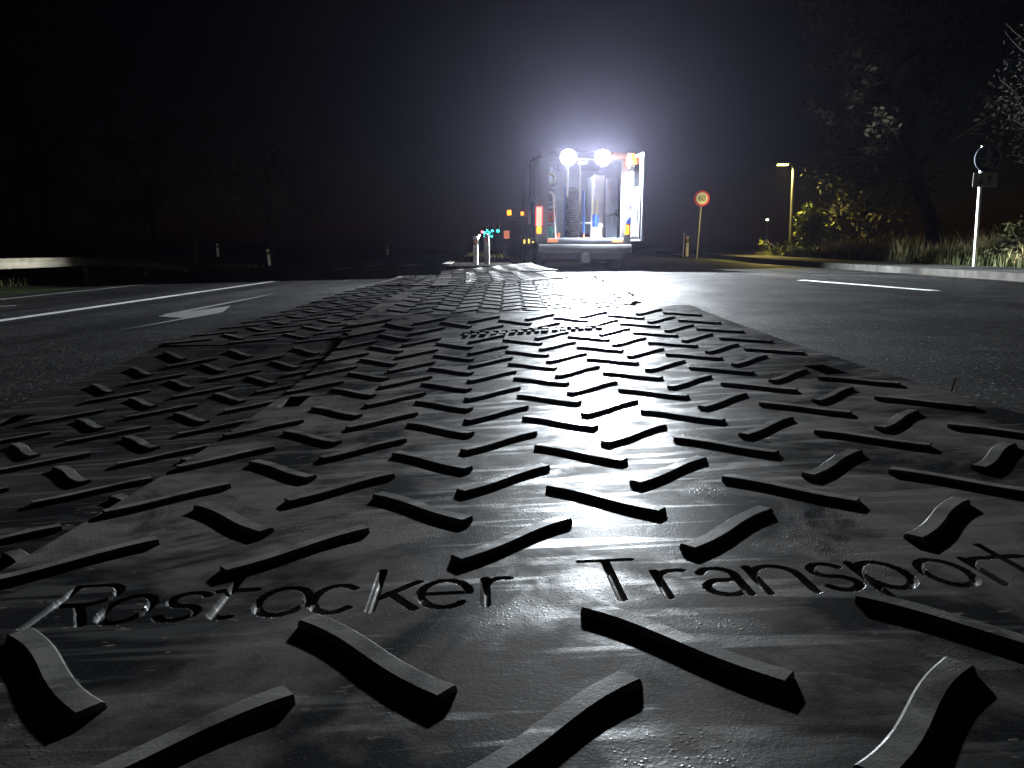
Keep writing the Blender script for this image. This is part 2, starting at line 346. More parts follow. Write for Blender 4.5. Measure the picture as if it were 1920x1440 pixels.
def lin(a, b, step): return list(np.linspace(a, b, max(2, int(round((b-a)/step))+1)))
def make_mat(label, f, u0, u1, v0, v1, bars, m, holes=(), strokes=None, knobs=(), thick=.020, step=.09):
    us = lin(u0, u1, step); vs_ = lin(v0, v1, step)
    if strokes:
        us = lin(u0, -.68, step) + lin(-.68, .76, .0021)[1:] + lin(.76, u1, step)[1:]
        vs_ = lin(v0, -.31, step) + lin(-.31, -.09, .0021)[1:] + lin(-.09, v1, step)[1:]
    for h in holes:
        us = sorted(set(us) | {h[0], h[1]}); vs_ = sorted(set(vs_) | {h[2], h[3]})
    us = np.array(us); vs_ = np.array(vs_); U, V = np.meshgrid(us, vs_); Hh = np.zeros(U.shape)
    if strokes:
        sel = (U > -.69) & (U < .77) & (V > -.33) & (V < -.08)
        Hh[sel] = groove(U[sel], V[sel], strokes, .0060, .0085)
    nu, nv = len(us), len(vs_)
    verts = []; uvs = []
    for j in range(nv):
        for i in range(nu): verts.append(f(us[i], vs_[j], Hh[j, i])); uvs.append((us[i], vs_[j]))
    N = len(verts)
    for j in range(nv):
        for i in range(nu): verts.append(f(us[i], vs_[j], -thick)); uvs.append((us[i], vs_[j]))
    faces = []; edges = {}
    def hole(i, j):
        cu, cv = (us[i]+us[i+1])/2, (vs_[j]+vs_[j+1])/2
        return any(h[0] < cu < h[1] and h[2] < cv < h[3] for h in holes)
    for j in range(nv-1):
        for i in range(nu-1):
            if hole(i, j): continue
            q = (j*nu+i, j*nu+i+1, (j+1)*nu+i+1, (j+1)*nu+i)
            faces.append(q); faces.append(tuple(x+N for x in q[::-1]))
            for e in zip(q, q[1:]+q[:1]):
                if (e[1], e[0]) in edges: del edges[(e[1], e[0])]
                else: edges[e] = 1
    for a, b in edges: faces.append((a, a+N, b+N, b))
    wear_glint = list(np.clip(-Hh.ravel()/.0085, 0, 1)) + [0.0]*N  # letter grooves painted paler and glossier to give glints
    for (u, v, hu, hv) in bars:
        wear_glint += [0, .7, 1, 1, .7, 0]*11
        bv, bu, bf = s_bar(f, u, v, hu, hv); o = len(verts)
        verts += bv; uvs += bu; faces += [tuple(x+o for x in q) for q in bf]
    for (u, v, du, dv, h) in knobs:
        o = len(verts)
        for hh, k in ((-.003, 1), (h, .8)):
            wear_glint += [1.0 if hh > 0 else 0]*4
            for a, b in ((-1,-1),(1,-1),(1,1),(-1,1)): verts.append(f(u+a*du*k, v+b*dv*k, hh)); uvs.append((u+a*du*k, v+b*dv*k))
        faces += [tuple(x+o for x in q) for q in ((4,5,6,7),(0,1,5,4),(1,2,6,5),(2,3,7,6),(3,0,4,7))]
    me = bpy.data.meshes.new('ground_mat'); me.from_pydata([tuple(map(float, p)) for p in verts], [], faces); me.update()
    ul = me.uv_layers.new(name='UVMap'); li = np.empty(len(me.loops), np.int32); me.loops.foreach_get('vertex_index', li)
    ul.data.foreach_set('uv', np.array(uvs, np.float32)[li].ravel())
    me.attributes.new('wear_glint', 'FLOAT', 'POINT').data.foreach_set('value', wear_glint)
    me.materials.append(m)
    for p in me.polygons: p.use_smooth = True
    me.set_sharp_from_angle(angle=rad(30))
    o = bpy.data.objects.new('ground_mat', me); C.objects.link(o)
    return tag(o, label, 'ground mat', 'black tread mats laid along the median')
def lattice(u0, u1, v0, v1, cu, cv, skip=lambda u, v, t: False, jit=.006):
    out = []
    for i in range(-14, 15):
        u = cu + i*FP['a']
        t = 'u' if i % 2 == 0 else 'd'
        for j in range(-12, 18):
            v = cv + j*FP['b'] + (FP['sh']*FP['b'] if t == 'd' else 0)
            hu, hv = FP[t]
            if u-hu*(1.05 if u0 < -1.9 else .8) < u0 or u+hu*.8 > u1 or v-abs(hv) < v0+.02 or v+abs(hv) > v1-.02 or skip(u, v, t): continue
            out.append((u + R.uniform(-jit, jit), v + R.uniform(-jit, jit), hu, hv))
    return out
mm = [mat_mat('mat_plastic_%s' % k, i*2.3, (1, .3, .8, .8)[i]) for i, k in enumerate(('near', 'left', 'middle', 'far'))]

f1 = near_surface()
U0, U1, V0, V1 = -.815, 1.408, -1.15, 4.02
holesP = [(1.205, 1.285, 1.49, 1.70), (-.775, -.695, 1.50, 1.71)]
def in_hole(hs): return lambda u, v, t: any(h[0]-.09 < u < h[1]+.09 and h[2]-.16 < v < h[3]+.16 for h in hs)
hk = in_hole(holesP)
def skip1(u, v, t):
    if hk(u, v, t) or v < -.06 : return True
    return -.22 < u < .78 and 3.08 < v < 3.36
bars1 = lattice(U0-.05, U1+.03, V0, V1, 0, 0, skip1)
for i in range(-4, 9):                                   # rows below the lettering, set back by its band
    u = i*FP['a']; t = 'u' if i % 2 == 0 else 'd'
    for k in range(2):
        v = (-.555 if t == 'u' else -.385) - k*FP['b']; hu, hv = FP[t]
        if u-hu*.8 > U0-.05 and u+hu*.8 < U1+.03 and v-abs(hv) > V0+.02: bars1.append((u + (.0 if t == 'u' else -.012), v, hu, hv))
knobs1 = []
for row, v in enumerate((3.16, 3.25)):
    u = -.12
    while u < .66:
        wd = R.uniform(.012, .024); knobs1.append((u, v + .02*math.sin(u*3), wd, .024 if row == 0 else .016, .010)); u += wd*2 + R.uniform(.012, .022)
make_mat('nearest black tread mat with the engraved lettering in the foreground', f1, U0, U1, V0, V1, bars1, mm[0], holesP, STROKES, knobs1)

fl_ = near_surface(-.035)
def f_left(u, v, h=0.0):
    return fl_(u - .06*(2.0 - v) - (max(0, -1.8-u)/.2*.09*max(0, 2.0-v)), v, h)
holesL = [(-1.87, -1.79, 1.66, 1.86)]
barsL = lattice(-1.97, -.4, -.6, 3.32, -.897, .245, in_hole(holesL))
make_mat('dark tread mat on the left, its edge tucked under the nearest mat', f_left, -2.0, -.38, -.6, 3.32, barsL, mm[1], holesL)

def quad_mat(label, NL, NR, FR, FL, W, L, m, sag=0, seed=0, turn=False, knobs=()):
    f = quad_surface(NL, NR, FR, FL, W, L, sag, seed)
    if turn:
        bars = [(v-L/2 if False else (q[1]-W/2), q[0]+L/2, q[3], q[2]) for q in lattice(-L/2, L/2, 0, W, 0, .1) for v in (0,)]
    else: bars = lattice(-W/2, W/2, 0, L, 0.02*seed, .12)
    return make_mat(label, f, -W/2, W/2, 0, L, bars, m, knobs=knobs, step=.16), f
far_f = []
def lc(u):
    p = f_left(u, 3.36, -.004); return (p[0]/S, p[1]/S, (CAMZ - p[2])/S)
kn2 = [(-.5 + .055*i, 3.35, .014, .02, .012) for i in range(19)]
_, fa = quad_mat('second tread mat from the camera, lying just beyond the nearest one', (-1.12,5.18,.502), (1.09,5.55,.450), (1.09,10.4,.398), (-1.15,10.5,.408), 2.22, 4.9, mm[2], .0, 1, knobs=kn2); far_f.append((fa, 2.22, 4.9))
_, fb = quad_mat('tread mat turned crosswise on top of the second one', (-.91,8.75,.422), (.82,10.5,.384), (.64,12.9,.362), (-1.16,12.9,.380), 1.9, 3.6, mm[3], .0, 2, True); far_f.append((fb, 1.9, 3.6))
_, fc = quad_mat('farthest tread mat, its corner reaching the van and island kerb', (-1.06,11.6,.378), (.74,12.5,.348), (.36,15.0,.287), (-1.1,13.0,.368), 1.8, 2.6, mm[2], .0, 3); far_f.append((fc, 1.8, 2.6))
_, fd = quad_mat('tread mat left of the second one, beside the dark traffic lane', lc(-2.0), lc(-.4), (-.4,9.4,.455), (-1.66,9.4,.430), 1.45, 5.0, mm[1], .0, 4); far_f.append((fd, 1.45, 5.0))
_, fe = quad_mat('small far tread mat at the left end of the row', (-1.62,9.15,.426), (-.4,9.1,.448), (-.5,12.5,.412), (-1.73,11.9,.420), 1.25, 3.1, mm[3], .0, 5); far_f.append((fe, 1.25, 3.1))

# soil bed that carries the mats, then the kerbed island beyond
md = MB()
def bed(f, u0, u1, v0, v1, n=10):
    us = np.linspace(u0, u1, n); vs_ = np.linspace(v0, v1, n); P = []
    for v in vs_:
        for u in us: P.append(f(u, v, -.034))
    N = n*n; P += [(p[0], p[1], -.45) for p in P]
    fs = []
    for j in range(n-1):
        for i in range(n-1): q = (j*n+i, j*n+i+1, (j+1)*n+i+1, (j+1)*n+i); fs += [q]
    for i in range(n-1):
        for a, b in ((i, i+1), ((n-1)*n+i+1, (n-1)*n+i), ((i+1)*n, i*n), (i*n+n-1, (i+1)*n+n-1)): fs.append((a, a+N, b+N, b))
    md.add(P, fs)
bed(f1, U0+.05, U1-.05, V0, V1-.03)
bed(lambda u, v, h: f_left(u, v, h), -1.95, -.45, -.55, 3.28)
for f, W_, L_ in far_f: bed(f, -W_/2+.05, W_/2-.05, .04, L_-.04, 6)
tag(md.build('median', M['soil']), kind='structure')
ISL = [(-1.12,13.2), (.0,13.2), (-.02,17.2), (-.18,22), (-.53,32), (-1.43,60), (-3.07,112), (-4.32,112), (-2.77,60), (-1.82,32), (-1.2,16)]
def poly_top(mb, pts, z, zb=-.4):
    n = len(pts); mb.add([(x, y, z) for x, y in pts] + [(x, y, zb) for x, y in pts], [tuple(range(n))] + [(i, i+n, (i+1)%n+n, (i+1)%n) for i in range(n)])
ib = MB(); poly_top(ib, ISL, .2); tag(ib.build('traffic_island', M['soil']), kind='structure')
kb = MB()
def kerb_run(mb, pts, z0, h, wd):
    pts = [Vector((x, y, 0)) for x, y in pts]
    for a, b in zip(pts[:-1], pts[1:]):
        L = (b-a).length; k = max(1, int(L/1.0)); d = (b-a).normalized(); nrm = Vector((-d.y, d.x, 0))
        for i in range(k):
            p = a + d*(L*i/k + .004); q = a + d*(L*(i+1)/k - .004)
            z = z0(p.x) if callable(z0) else z0
            pr = [p-nrm*wd/2, p+nrm*wd/2, q+nrm*wd/2, q-nrm*wd/2]
            mb.add([(r.x, r.y, z-.3) for r in pr] + [(r.x, r.y, z+h) for r in pr], [(4,5,6,7),(0,1,5,4),(1,2,6,5),(2,3,7,6),(3,0,4,7)])
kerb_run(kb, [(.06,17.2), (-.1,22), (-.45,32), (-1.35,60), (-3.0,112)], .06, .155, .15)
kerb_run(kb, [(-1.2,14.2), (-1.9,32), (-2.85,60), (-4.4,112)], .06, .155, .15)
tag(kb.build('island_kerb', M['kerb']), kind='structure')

# ------------------------------------------------------------------ road, pavement, terrain
rb = MB(); xs = [-9.3, -5, -1.5, 0, 1.2, 4, 6.75]; ys = list(np.linspace(-12, 160, 40))
def bend(y): return 0 if y < 17 else 0.055*(y-17)
P = []; F = []
for y in ys:
    for i, x in enumerate(xs): P.append((x + (-.02*max(0, y-30)) + (bend(y)*.55 if i == len(xs)-1 else 0), y, gz(x)))
for j in range(len(ys)-1):
    for i in range(len(xs)-1): n_ = len(xs); F.append((j*n_+i, j*n_+i+1, (j+1)*n_+i+1, (j+1)*n_+i))
rb.add(P, F); road = tag(rb.build('road', M['asphalt']), kind='structure')
def strip(name, a, b, wd, z=.004, mt=M['oldline']):
    a = Vector(a); b = Vector(b); d = (b-a).normalized(); nrm = Vector((-d.y, d.x))
    k = max(2, int((b-a).length/2)); mb = MB(); P = []
    for i in range(k+1):
        p = a + (b-a)*i/k
        for sgn in (-1, 1): q = p + nrm*sgn*wd/2; P.append((q.x, q.y, gz(q.x) + z))
    mb.add(P, [(2*i, 2*i+1, 2*i+3, 2*i+2) for i in range(k)]); return mb.build(name, mt, road)
g = lambda px, py: on_ground(px, py).to_2d()
p0, p1 = g(-120, 619), g(598, 515.5); strip('lane_line', p0, p1, .17)
p0, p1 = g(-60, 568), g(338, 526.5); strip('lane_line', p0, p1, .15)
p0, p1 = g(-40, 577), g(30, 573.5); strip('lane_line', p0, p1, .12)
strip('lane_line', g(1502, 525.5), g(1752, 545.5), .13, mt=M['paint'])
for (a, b) in (((627,506),(662,501)), ((683,500),(716,496)), ((721,495),(745,491.5)), ((748,490.5),(764,487.5)), ((768,487),(781,484.5)), ((785,484),(796,481.8))): strip('lane_dash', g(*a), g(*b), .16)
for (a, b) in (((560,497),(600,492.5)), ((615,491),(650,487.5)), ((664,486.5),(690,484)), ((700,483.5),(722,481.6)), ((735,480.5),(755,478.8)), ((1123,492),(1137,492.6))): strip('lane_dash', g(*a), g(*b), .14)
strip('lane_line', g(755,498.5), g(783,496), .5)
def ground_poly(name, pts):
    q = [on_ground(*p) for p in pts]; mb = MB(); mb.add([(p.x, p.y, gz(p.x)+.005) for p in q], [tuple(range(len(q)))]); return mb.build(name, M['worn'], road)
ground_poly('arrow_marking', [(217,621.5),(345,597),(297,594.5),(312,589),(523,549.5),(505,553.5),(352,585.5),(433,574),(417,586.5),(340,600.5)])
# right kerb, pavement and verge
KR = [(6.2,4.0),(6.45,8.0),(6.75,10.5),(6.9,15.5),(7.5,22),(8.6,30),(10.5,45),(14,75)]
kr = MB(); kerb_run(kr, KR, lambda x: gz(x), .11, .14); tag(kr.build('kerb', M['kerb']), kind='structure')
pv = MB(); P = []
for x, y in KR: P += [(x+.075, y, gz(x)+.10), (x+1.55, y, gz(x)+.115)]
pv.add(P, [(2*i, 2*i+1, 2*i+3, 2*i+2) for i in range(len(KR)-1)]); tag(pv.build('pavement', M['paving']), kind='structure')
def kx(y):
    for (x0, y0), (x1, y1) in zip(KR[:-1], KR[1:]):
        if y <= y1: return x0 + (x1-x0)*(y-y0)/(y1-y0) if y > y0 else x0
    return KR[-1][0] + .1*(y-75)
def tz(x, y):
    k = kx(y) + 1.5
    if x > k: return gz(k) + .10 + min(.55, .10*(x-k)) + .05*math.sin(x*1.3)*math.sin(y*.7)*min(1, (x-k))
    if x < -9.3: return gz(-9.3) - .03 + .02*min(1, (-9.3-x)) + min(1.5, max(0, -12.5-x)*.06) + .04*math.sin(x*1.1)*math.sin(y*.6)*min(1, -9.3-x)
    return gz(x) - (.06 if x > -9.2 else .03)
tb = MB(); xs = [-120, -80, -50, -30, -22, -17, -14, -12.5, -11.5, -10.3, -9.3, -9.1, -5, -1, 3, 6.0] + list(np.arange(6.5, 22, .45)) + [24, 28, 35, 50, 80, 120]
ys = list(np.arange(-14, 60, 2.0)) + [66, 76, 90, 110, 135, 162]
P = [(x, y, tz(x, y)) for y in ys for x in xs]; n_ = len(xs)
tb.add(P, [(j*n_+i, j*n_+i+1, (j+1)*n_+i+1, (j+1)*n_+i) for j in range(len(ys)-1) for i in range(n_-1)])
tag(tb.build('terrain', M['turf'], smooth=True), kind='structure')

# grass
def blades(name, label, spots, h, wd, m, lean=.35):
    mb = MB()
    for x, y, z, sc_ in spots:
        a = R.uniform(0, 2*PI); l = R.uniform(.1, lean)*h*sc_; hh = h*sc_*R.uniform(.6, 1.15); b = R.uniform(0, 2*PI)
        ca, sa = math.cos(a)*wd/2, math.sin(a)*wd/2; dx, dy = math.cos(b)*l, math.sin(b)*l
        mb.add([(x-ca,y-sa,z-.02),(x+ca,y+sa,z-.02),(x+dx*.35+ca*.8,y+dy*.35+sa*.8,z+hh*.55),(x+dx*.35-ca*.8,y+dy*.35-sa*.8,z+hh*.55),(x+dx,y+dy,z+hh)], [(0,1,2,3),(3,2,4)])
    return mb.build(name, m)
def scatter(n, y0, y1, d0, d1, fn):
    out = []
    while len(out) < n:
        y = R.uniform(y0, y1); x = kx(y) + 1.5 + d0 + (d1-d0)*R.random()**1.5
        s_ = fn(x, y)
        if s_ > 0: out.append((x, y, tz(x, y), s_))
    return out
clump = lambda x, y: max(0, .55 + .45*math.sin(x*2.1+y*.8)*math.sin(y*1.3-x*.4) + R.uniform(-.25, .25))
tag(blades('grass', None, scatter(15000, 9, 34, 0, 4.5, lambda x, y: .5+.5*clump(x, y)), .30, .016, M['grass']), kind='stuff')
tag(blades('dry_grass', None, scatter(7000, 10, 24, .2, 3.4, lambda x, y: clump(x, y) if clump(x+3, y) > .45 else 0), .62, .014, M['straw'], .5), kind='stuff')
lg = [(R.uniform(-17, -11.2), R.uniform(9, 36)) for _ in range(7000)]
tag(blades('verge_grass', None, [(x, y, tz(x, y), R.uniform(.5, 1.1)) for x, y in lg], .25, .018, M['grass']), kind='stuff')
ig = []
while len(ig) < 1500:
    y = R.uniform(17, 40); x = R.uniform(-2.0, -.1)
    if -1.1-.03*(y-14) < x < -.1-.018*(y-18) and (x < -.9-.02*(y-16) or R.random() < .1): ig.append((x, y, .2, R.uniform(.4, 1)))
tag(blades('island_grass', None, ig, .16, .014, M['grass']), kind='stuff')

# ------------------------------------------------------------------ trees and bushes
def leaf_cloud(mb, c, r, n, size, flat=.8):
    for _ in range(n):
        d = Vector((R.gauss(0,1), R.gauss(0,1), R.gauss(0,flat))).normalized() * r * R.random()**.45
        p = c + d; a = Vector((R.gauss(0,1), R.gauss(0,1), R.gauss(0,.6))).normalized(); b = a.cross(Vector((R.gauss(0,1),R.gauss(0,1),R.gauss(0,1)))).normalized()
        s = size*R.uniform(.6, 1.3)
        mb.add([p-a*s, p+b*s*.42-a*s*.1, p+a*s, p-b*s*.42-a*s*.1], [(0,1,2,3)])
def limb(mb, a, b, r0, r1, wob=.12):
    a = Vector(a); b = Vector(b); n = 7; L = (b-a).length; pts = []; ph = R.uniform(0, 6)
    for i in range(n):
        t = i/(n-1); p = a.lerp(b, t); k = math.sin(t*PI)*wob*L*.5
        pts.append(p + Vector((math.sin(ph+t*4), math.cos(ph*1.3+t*3), math.sin(t*5+ph)*.5))*k*.5)
    mb.tube(pts, [r0 + (r1-r0)*i/(n-1) for i in range(n)], 8); return pts
def tree(name, label, base, clusters, leafm, size, dens, trunk_r, fork=None, cat='tree', group=None, trunk_pts=None):
    """clusters: (centre, radius); branches run from the trunk to each clump of leaves"""
    base = Vector(base); t = empty(name, base, 0, label, cat, group); inv = -base
    tm = MB(); cm = MB()
    fork = Vector(fork) if fork else base.lerp(sum((c for c, r in clusters), Vector())/len(clusters), .55)
    if trunk_pts:
        pts = [base + inv] + [Vector(p) + inv for p in trunk_pts]
        tm.tube(pts, [trunk_r*(1-.55*i/(len(pts)-1)) for i in range(len(pts))], 9)
    else: pts = limb(tm, base + inv - Vector((0,0,.1)), fork + inv, trunk_r, trunk_r*.6, .08)
    for c, r in clusters:
        st = pts[R.randrange(max(1, len(pts)-2), len(pts))] if not trunk_pts else pts[R.randrange(len(pts)//2, len(pts))]
        bp = limb(tm, st, c + inv, trunk_r*.38, .012, .16)
        for _ in range(4):
            d = Vector((R.gauss(0,1),R.gauss(0,1),R.gauss(0,.7))).normalized()*r*.8
            limb(tm, bp[-3], c + inv + d, .022, .006, .2)
        k = int(dens*r*r)
        for _ in range(max(3, int(r*5))):
            d = Vector((R.gauss(0,1),R.gauss(0,1),R.gauss(0,.8))).normalized()*r*R.uniform(.25, .95)
            leaf_cloud(cm, c + inv + d, r*R.uniform(.38, .75), max(6, k//max(3, int(r*5))), size)
    tm.build('trunk', M['bark'], t, True); cm.build('crown', leafm, t)
    return t
cl = lambda *L: [(at(px, py, d), r*d/FPX) for px, py, d, r in L]
tree('broadleaf_tree', 'big overhanging tree at the upper right, branches reaching over the path sign', at(1752, 470, 19), cl(
    (1560,200,17,55),(1620,140,17,75),(1690,180,17.5,70),(1560,60,18,80),(1680,60,18,90),(1640,255,17,55),(1580,285,18,48),(1780,120,19,80),(1790,235,18,40),(1850,40,19,90),(1700,-60,19,120),(1860,215,17,50),(1530,-40,19,90),(1880,-80,18,120),(1610,330,18.5,42)),
    M['leaf'], .075, 520, .19, None, 'tree', None, [at(1748,420,19), at(1728,365,18.8), at(1712,318,18.6), at(1700,270,18.4), at(1715,190,18.2), at(1735,90,18.5)])
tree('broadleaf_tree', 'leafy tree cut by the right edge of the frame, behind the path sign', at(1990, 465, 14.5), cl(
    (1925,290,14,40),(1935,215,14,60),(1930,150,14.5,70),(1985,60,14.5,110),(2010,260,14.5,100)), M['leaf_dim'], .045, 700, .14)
tree('dark_tree', 'dark tree standing behind the lit bushes beside the street lamp', at(1620, 470, 30), cl(
    (1590,330,30,60),(1640,300,30,70),(1680,360,30,55),(1570,390,30,45),(1640,400,29,50)), M['leaf_dark'], .12, 150, .2)
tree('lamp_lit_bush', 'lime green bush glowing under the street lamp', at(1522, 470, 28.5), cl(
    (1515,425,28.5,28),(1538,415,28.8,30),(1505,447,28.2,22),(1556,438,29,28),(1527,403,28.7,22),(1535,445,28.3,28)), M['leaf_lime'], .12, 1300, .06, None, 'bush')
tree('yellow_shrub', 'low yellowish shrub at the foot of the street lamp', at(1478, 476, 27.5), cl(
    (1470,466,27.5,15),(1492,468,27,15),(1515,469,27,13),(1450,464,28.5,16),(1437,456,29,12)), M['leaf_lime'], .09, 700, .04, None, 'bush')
tree('hedge_bush', 'dark bushy shrub between the lime bush and the tree trunk', at(1610, 472, 27), cl(
    (1590,440,27,32),(1625,435,27,34),(1660,450,26,28),(1580,462,26.5,20)), M['leaf_dark'], .09, 260, .06, None, 'bush')
tree('leafy_shrub', 'leafy green shrub at the right edge beyond the dry grass', at(1900, 478, 14.5), cl(
    (1895,448,14.5,28),(1925,440,14.5,32),(1870,462,14.3,20),(1935,470,14,30)), M['grass'], .06, 800, .03, None, 'bush')
LT = [(-13.5,15,6.2,'leaf_rust','russet leaved tree nearest the guard rail at the left edge'),(-16,19,8.5,'leaf_dark','tall dark tree behind the guard rail, second from the left edge'),
      (-14.6,23.5,7.4,'leaf_dark','dark round tree above the sunken end of the guard rail'),(-17.2,29,9.5,'leaf_dark','tallest dark tree in the left hand wood'),
      (-15.5,34,7.2,'leaf','greenish tree in the left wood above the far reflector post'),(-17,42,9,'leaf_dark','dark tree above the white guide post on the left'),
      (-16,52,8,'leaf_dark','far dark tree where the left wood thins out'),(-17.5,66,9,'leaf_dark','farthest tree of the left hand wood')]
for x, y, h, lm, lab in LT:
    z = tz(x, y); cs = []
    for k in range(9):
        a = R.uniform(0, 2*PI); rr = h*.26*R.random()**.5
        cs.append((Vector((x+math.cos(a)*rr, y+math.sin(a)*rr, z+h*R.uniform(.28, .92))), h*R.uniform(.11, .18)))
    tree('roadside_tree', lab, (x, y, z-.1), cs, M[lm], .11, 150, .16, (x, y, z+h*.45), 'tree', 'trees of the wood left of the road')

# ------------------------------------------------------------------ guard rail (left)
gr = empty('guard_rail', (-10.4, 15.5, gz(-10.4)), 0, 'pale steel guard rail along the left verge, its far end sunk to the ground', 'guard rail')
W0 = [(0,-.11),(.05,-.105),(.065,-.085),(.02,-.02),(.02,.02),(.065,.085),(.05,.105),(0,.11),(-.006,.11),(-.006,-.11)]
path = [(-10.25,5,.48),(-10.3,11,.48),(-10.35,15.5,.48),(-10.45,19,.47),(-10.75,22.8,.33),(-11.1,26.6,.08)]
P = []; F = []; n_ = len(W0)
for x, y, z in path:
    for a, b in W0: P.append((x + a + 10.4, y - 15.5, z + b + .085))
for i in range(len(path)-1):
    for j in range(n_): F.append((i*n_+j, i*n_+(j+1)%n_, (i+1)*n_+(j+1)%n_, (i+1)*n_+j))
MB().add(P, F).build('rail', M['rail'], gr)
for y, x, top in ((7.7,-10.28,.62),(11.6,-10.31,.62),(15.5,-10.36,.62),(19.2,-10.47,.58),(23,-10.78,.42)):
    MB().box(-.03,.03,-.055,.055,-.6,top,Matrix.Translation((x-.055+10.4, y-15.5, 0)),.006).build('post', M['steel'], gr)

# ------------------------------------------------------------------ guide posts, signs, lamps
def guide_post(loc, label, refl, h=1.0, tilt=0.0, band=True, group='white guide posts along the roads'):
    t = empty('guide_post', loc, 0, label, 'guide post', group); t.rotation_euler = (0, tilt, 0)
    k = .06 if h > .6 else .042
    pr = [(-k,0),(k,0),(k,h*.94),(.02,h),(-.03,h),(-k,h*.97)]
    MB().prism(pr, .1, Matrix.Translation((0,-.05,0))).build('post', M['postw'], t)
    if band: MB().prism([(-k-.003,h*.66),(k+.003,h*.70),(k+.003,h*.88),(-k-.003,h*.84)], .106, Matrix.Translation((0,-.053,0))).build('black_band', M['signblack'], t)
    MB().box(-.022,.022,-.06,-.052,h*.72,h*.86,bev=.004).build('reflector', refl, t)
    return t
refl_o = mat('orange_reflector', (0.9, 0.33, 0.14), .3)
p = on_ground(1288, 481); guide_post(p, 'white guide post right of the van, in front of the speed sign', refl_o, 1.0)
guide_post(on_ground(506, 500), 'white guide post on the left verge, beside the lane line', refl_o, .85, -.06)
guide_post(at(409, 481, 46), 'far left roadside post showing only its small orange reflector', refl_o, .75, 0)
guide_post((-.68, 14.6, .2), 'left one of the two reflective posts on the traffic island', refl_o, .52, 0)
guide_post((-.455, 14.4, .2), 'right, brighter one of the two reflective posts on the traffic island', refl_o, .56, -.02, False)
guide_post(at(727, 478, 62), 'tiny far guide post left of the island beside the lane dashes', refl_o, .7)
def disc(mb, r0, y, t, n=40, r_in=0):
    return mb.lathe([(r0, 0), (r0, t)], n, Matrix.Translation((0, y, 0)) @ Matrix.Rotation(PI/2, 4, 'X'))
# speed limit sign
b = at(1306, 476, 31); sp = empty('speed_limit_sign', (b.x, b.y, gz(7)), 0, 'round red and white speed limit sign 60 on a leaning thin post', 'road sign'); sp.rotation_euler = (0, rad(2.6), 0)
hz = at(1313, 372, 31).z - gz(7)
MB().tube([(0,0,-.1),(0,0,hz+.2)], .03, 10).build('post', M['steel'], sp)
f_ = disc(MB(), .305, -.045, .012).build('sign_face', M['signred'], sp); f_.location = (0,0,hz)
i_ = disc(MB(), .225, -.0605, .006).build('sign_disc', M['signwhite'], f_)
tm_ = text_mesh('60', .30); tm_.materials.append(M['signblack']); n60 = bpy.data.objects.new('numerals', tm_); C.objects.link(n60); n60.parent = f_
n60.location = (0, -.070, 0); n60.rotation_euler = (PI/2, 0, 0)
b = at(1281, 478, 36); MB().tube([(0,0,0),(0,0,1.15)], .022, 8).build('marker_post', M['steel']).location = (b.x, b.y, gz(7)); tag(bpy.data.objects['marker_post'], 'plain thin grey stake just behind the white guide post', 'stake')
# path sign
PD = 13.6; b = at(1830, 470, PD); top = at(1843, 274, PD); ps = empty('path_sign', (b.x, b.y, tz(b.x, PD)), 0, 'round blue foot and cycle path sign above a white two arrow plate', 'road sign')
dx = top.x - b.x; dz = top.z - tz(b.x, PD); MB().tube([(-dx*.12,0,-.15),(dx,0,dz)], .03, 12).build('post', M['zinc'], ps)
c = at(1848, 298, PD); cz = c.z - tz(b.x, PD); cx_ = c.x - b.x; rr = 24*PD/FPX
fz = disc(MB(), rr, -.05, .012).build('sign_face', M['signblue'], ps); fz.location = (cx_, 0, cz)
rim = MB(); rim.tube([(rr*.97*math.cos(2*PI*i/48), -.064, rr*.97*math.sin(2*PI*i/48)) for i in range(49)], .006, 6); rim.box(-rr*.93, rr*.93, -.066, -.062, -.005, .005); rim.build('border', M['signdim'], fz)
pg = MB(); q = rr
pg.lathe([(q*.10, 0), (q*.10, .004)], 16, Matrix.Translation((-q*.02, -.062, q*.72)) @ Matrix.Rotation(PI/2, 4, 'X'))
pg.prism([(-.10*q,.60*q),(.08*q,.60*q),(.07*q,.33*q),(.14*q,.07*q),(.07*q,.07*q),(0,.28*q),(-.08*q,.07*q),(-.15*q,.07*q),(-.09*q,.35*q)], .004, Matrix.Translation((0,-.066,0)))
pg.prism([(.17*q,.44*q),(.28*q,.44*q),(.31*q,.20*q),(.28*q,.07*q),(.18*q,.07*q),(.20*q,.22*q)], .004, Matrix.Translation((0,-.066,0)))
pg.lathe([(q*.06, 0), (q*.06, .004)], 14, Matrix.Translation((.23*q, -.062, q*.51)) @ Matrix.Rotation(PI/2, 4, 'X'))
pg.build('pedestrians', M['signdim'], fz)
bk = MB()
for s_ in (-1, 1): bk.tube([(s_*.27*q + .17*q*math.cos(2*PI*i/24), -.064, -.48*q + .17*q*math.sin(2*PI*i/24)) for i in range(25)], .007, 6)
for a_, b_ in (((-.27,-.48),(-.10,-.22)),((-.10,-.22),(.18,-.22)),((.18,-.22),(.27,-.48)),((-.10,-.22),(.0,-.48)),((.0,-.48),(.18,-.22)),((-.27,-.48),(0,-.48)),((-.15,-.15),(-.04,-.15)),((.18,-.22),(.16,-.12)),((.10,-.12),(.2,-.12))):
    bk.tube([(a_[0]*q, -.064, a_[1]*q), (b_[0]*q, -.064, b_[1]*q)], .007, 6)
bk.build('bicycle', M['signdim'], fz)
c2 = at(1844, 338, PD); hw, hh = 22*PD/FPX, 12.5*PD/FPX
pl = MB().box(-hw, hw, -.05, -.042, -hh, hh, bev=.003).build('arrow_plate', M['signdim'], ps); pl.location = (c2.x-b.x, 0, c2.z - tz(b.x, PD))
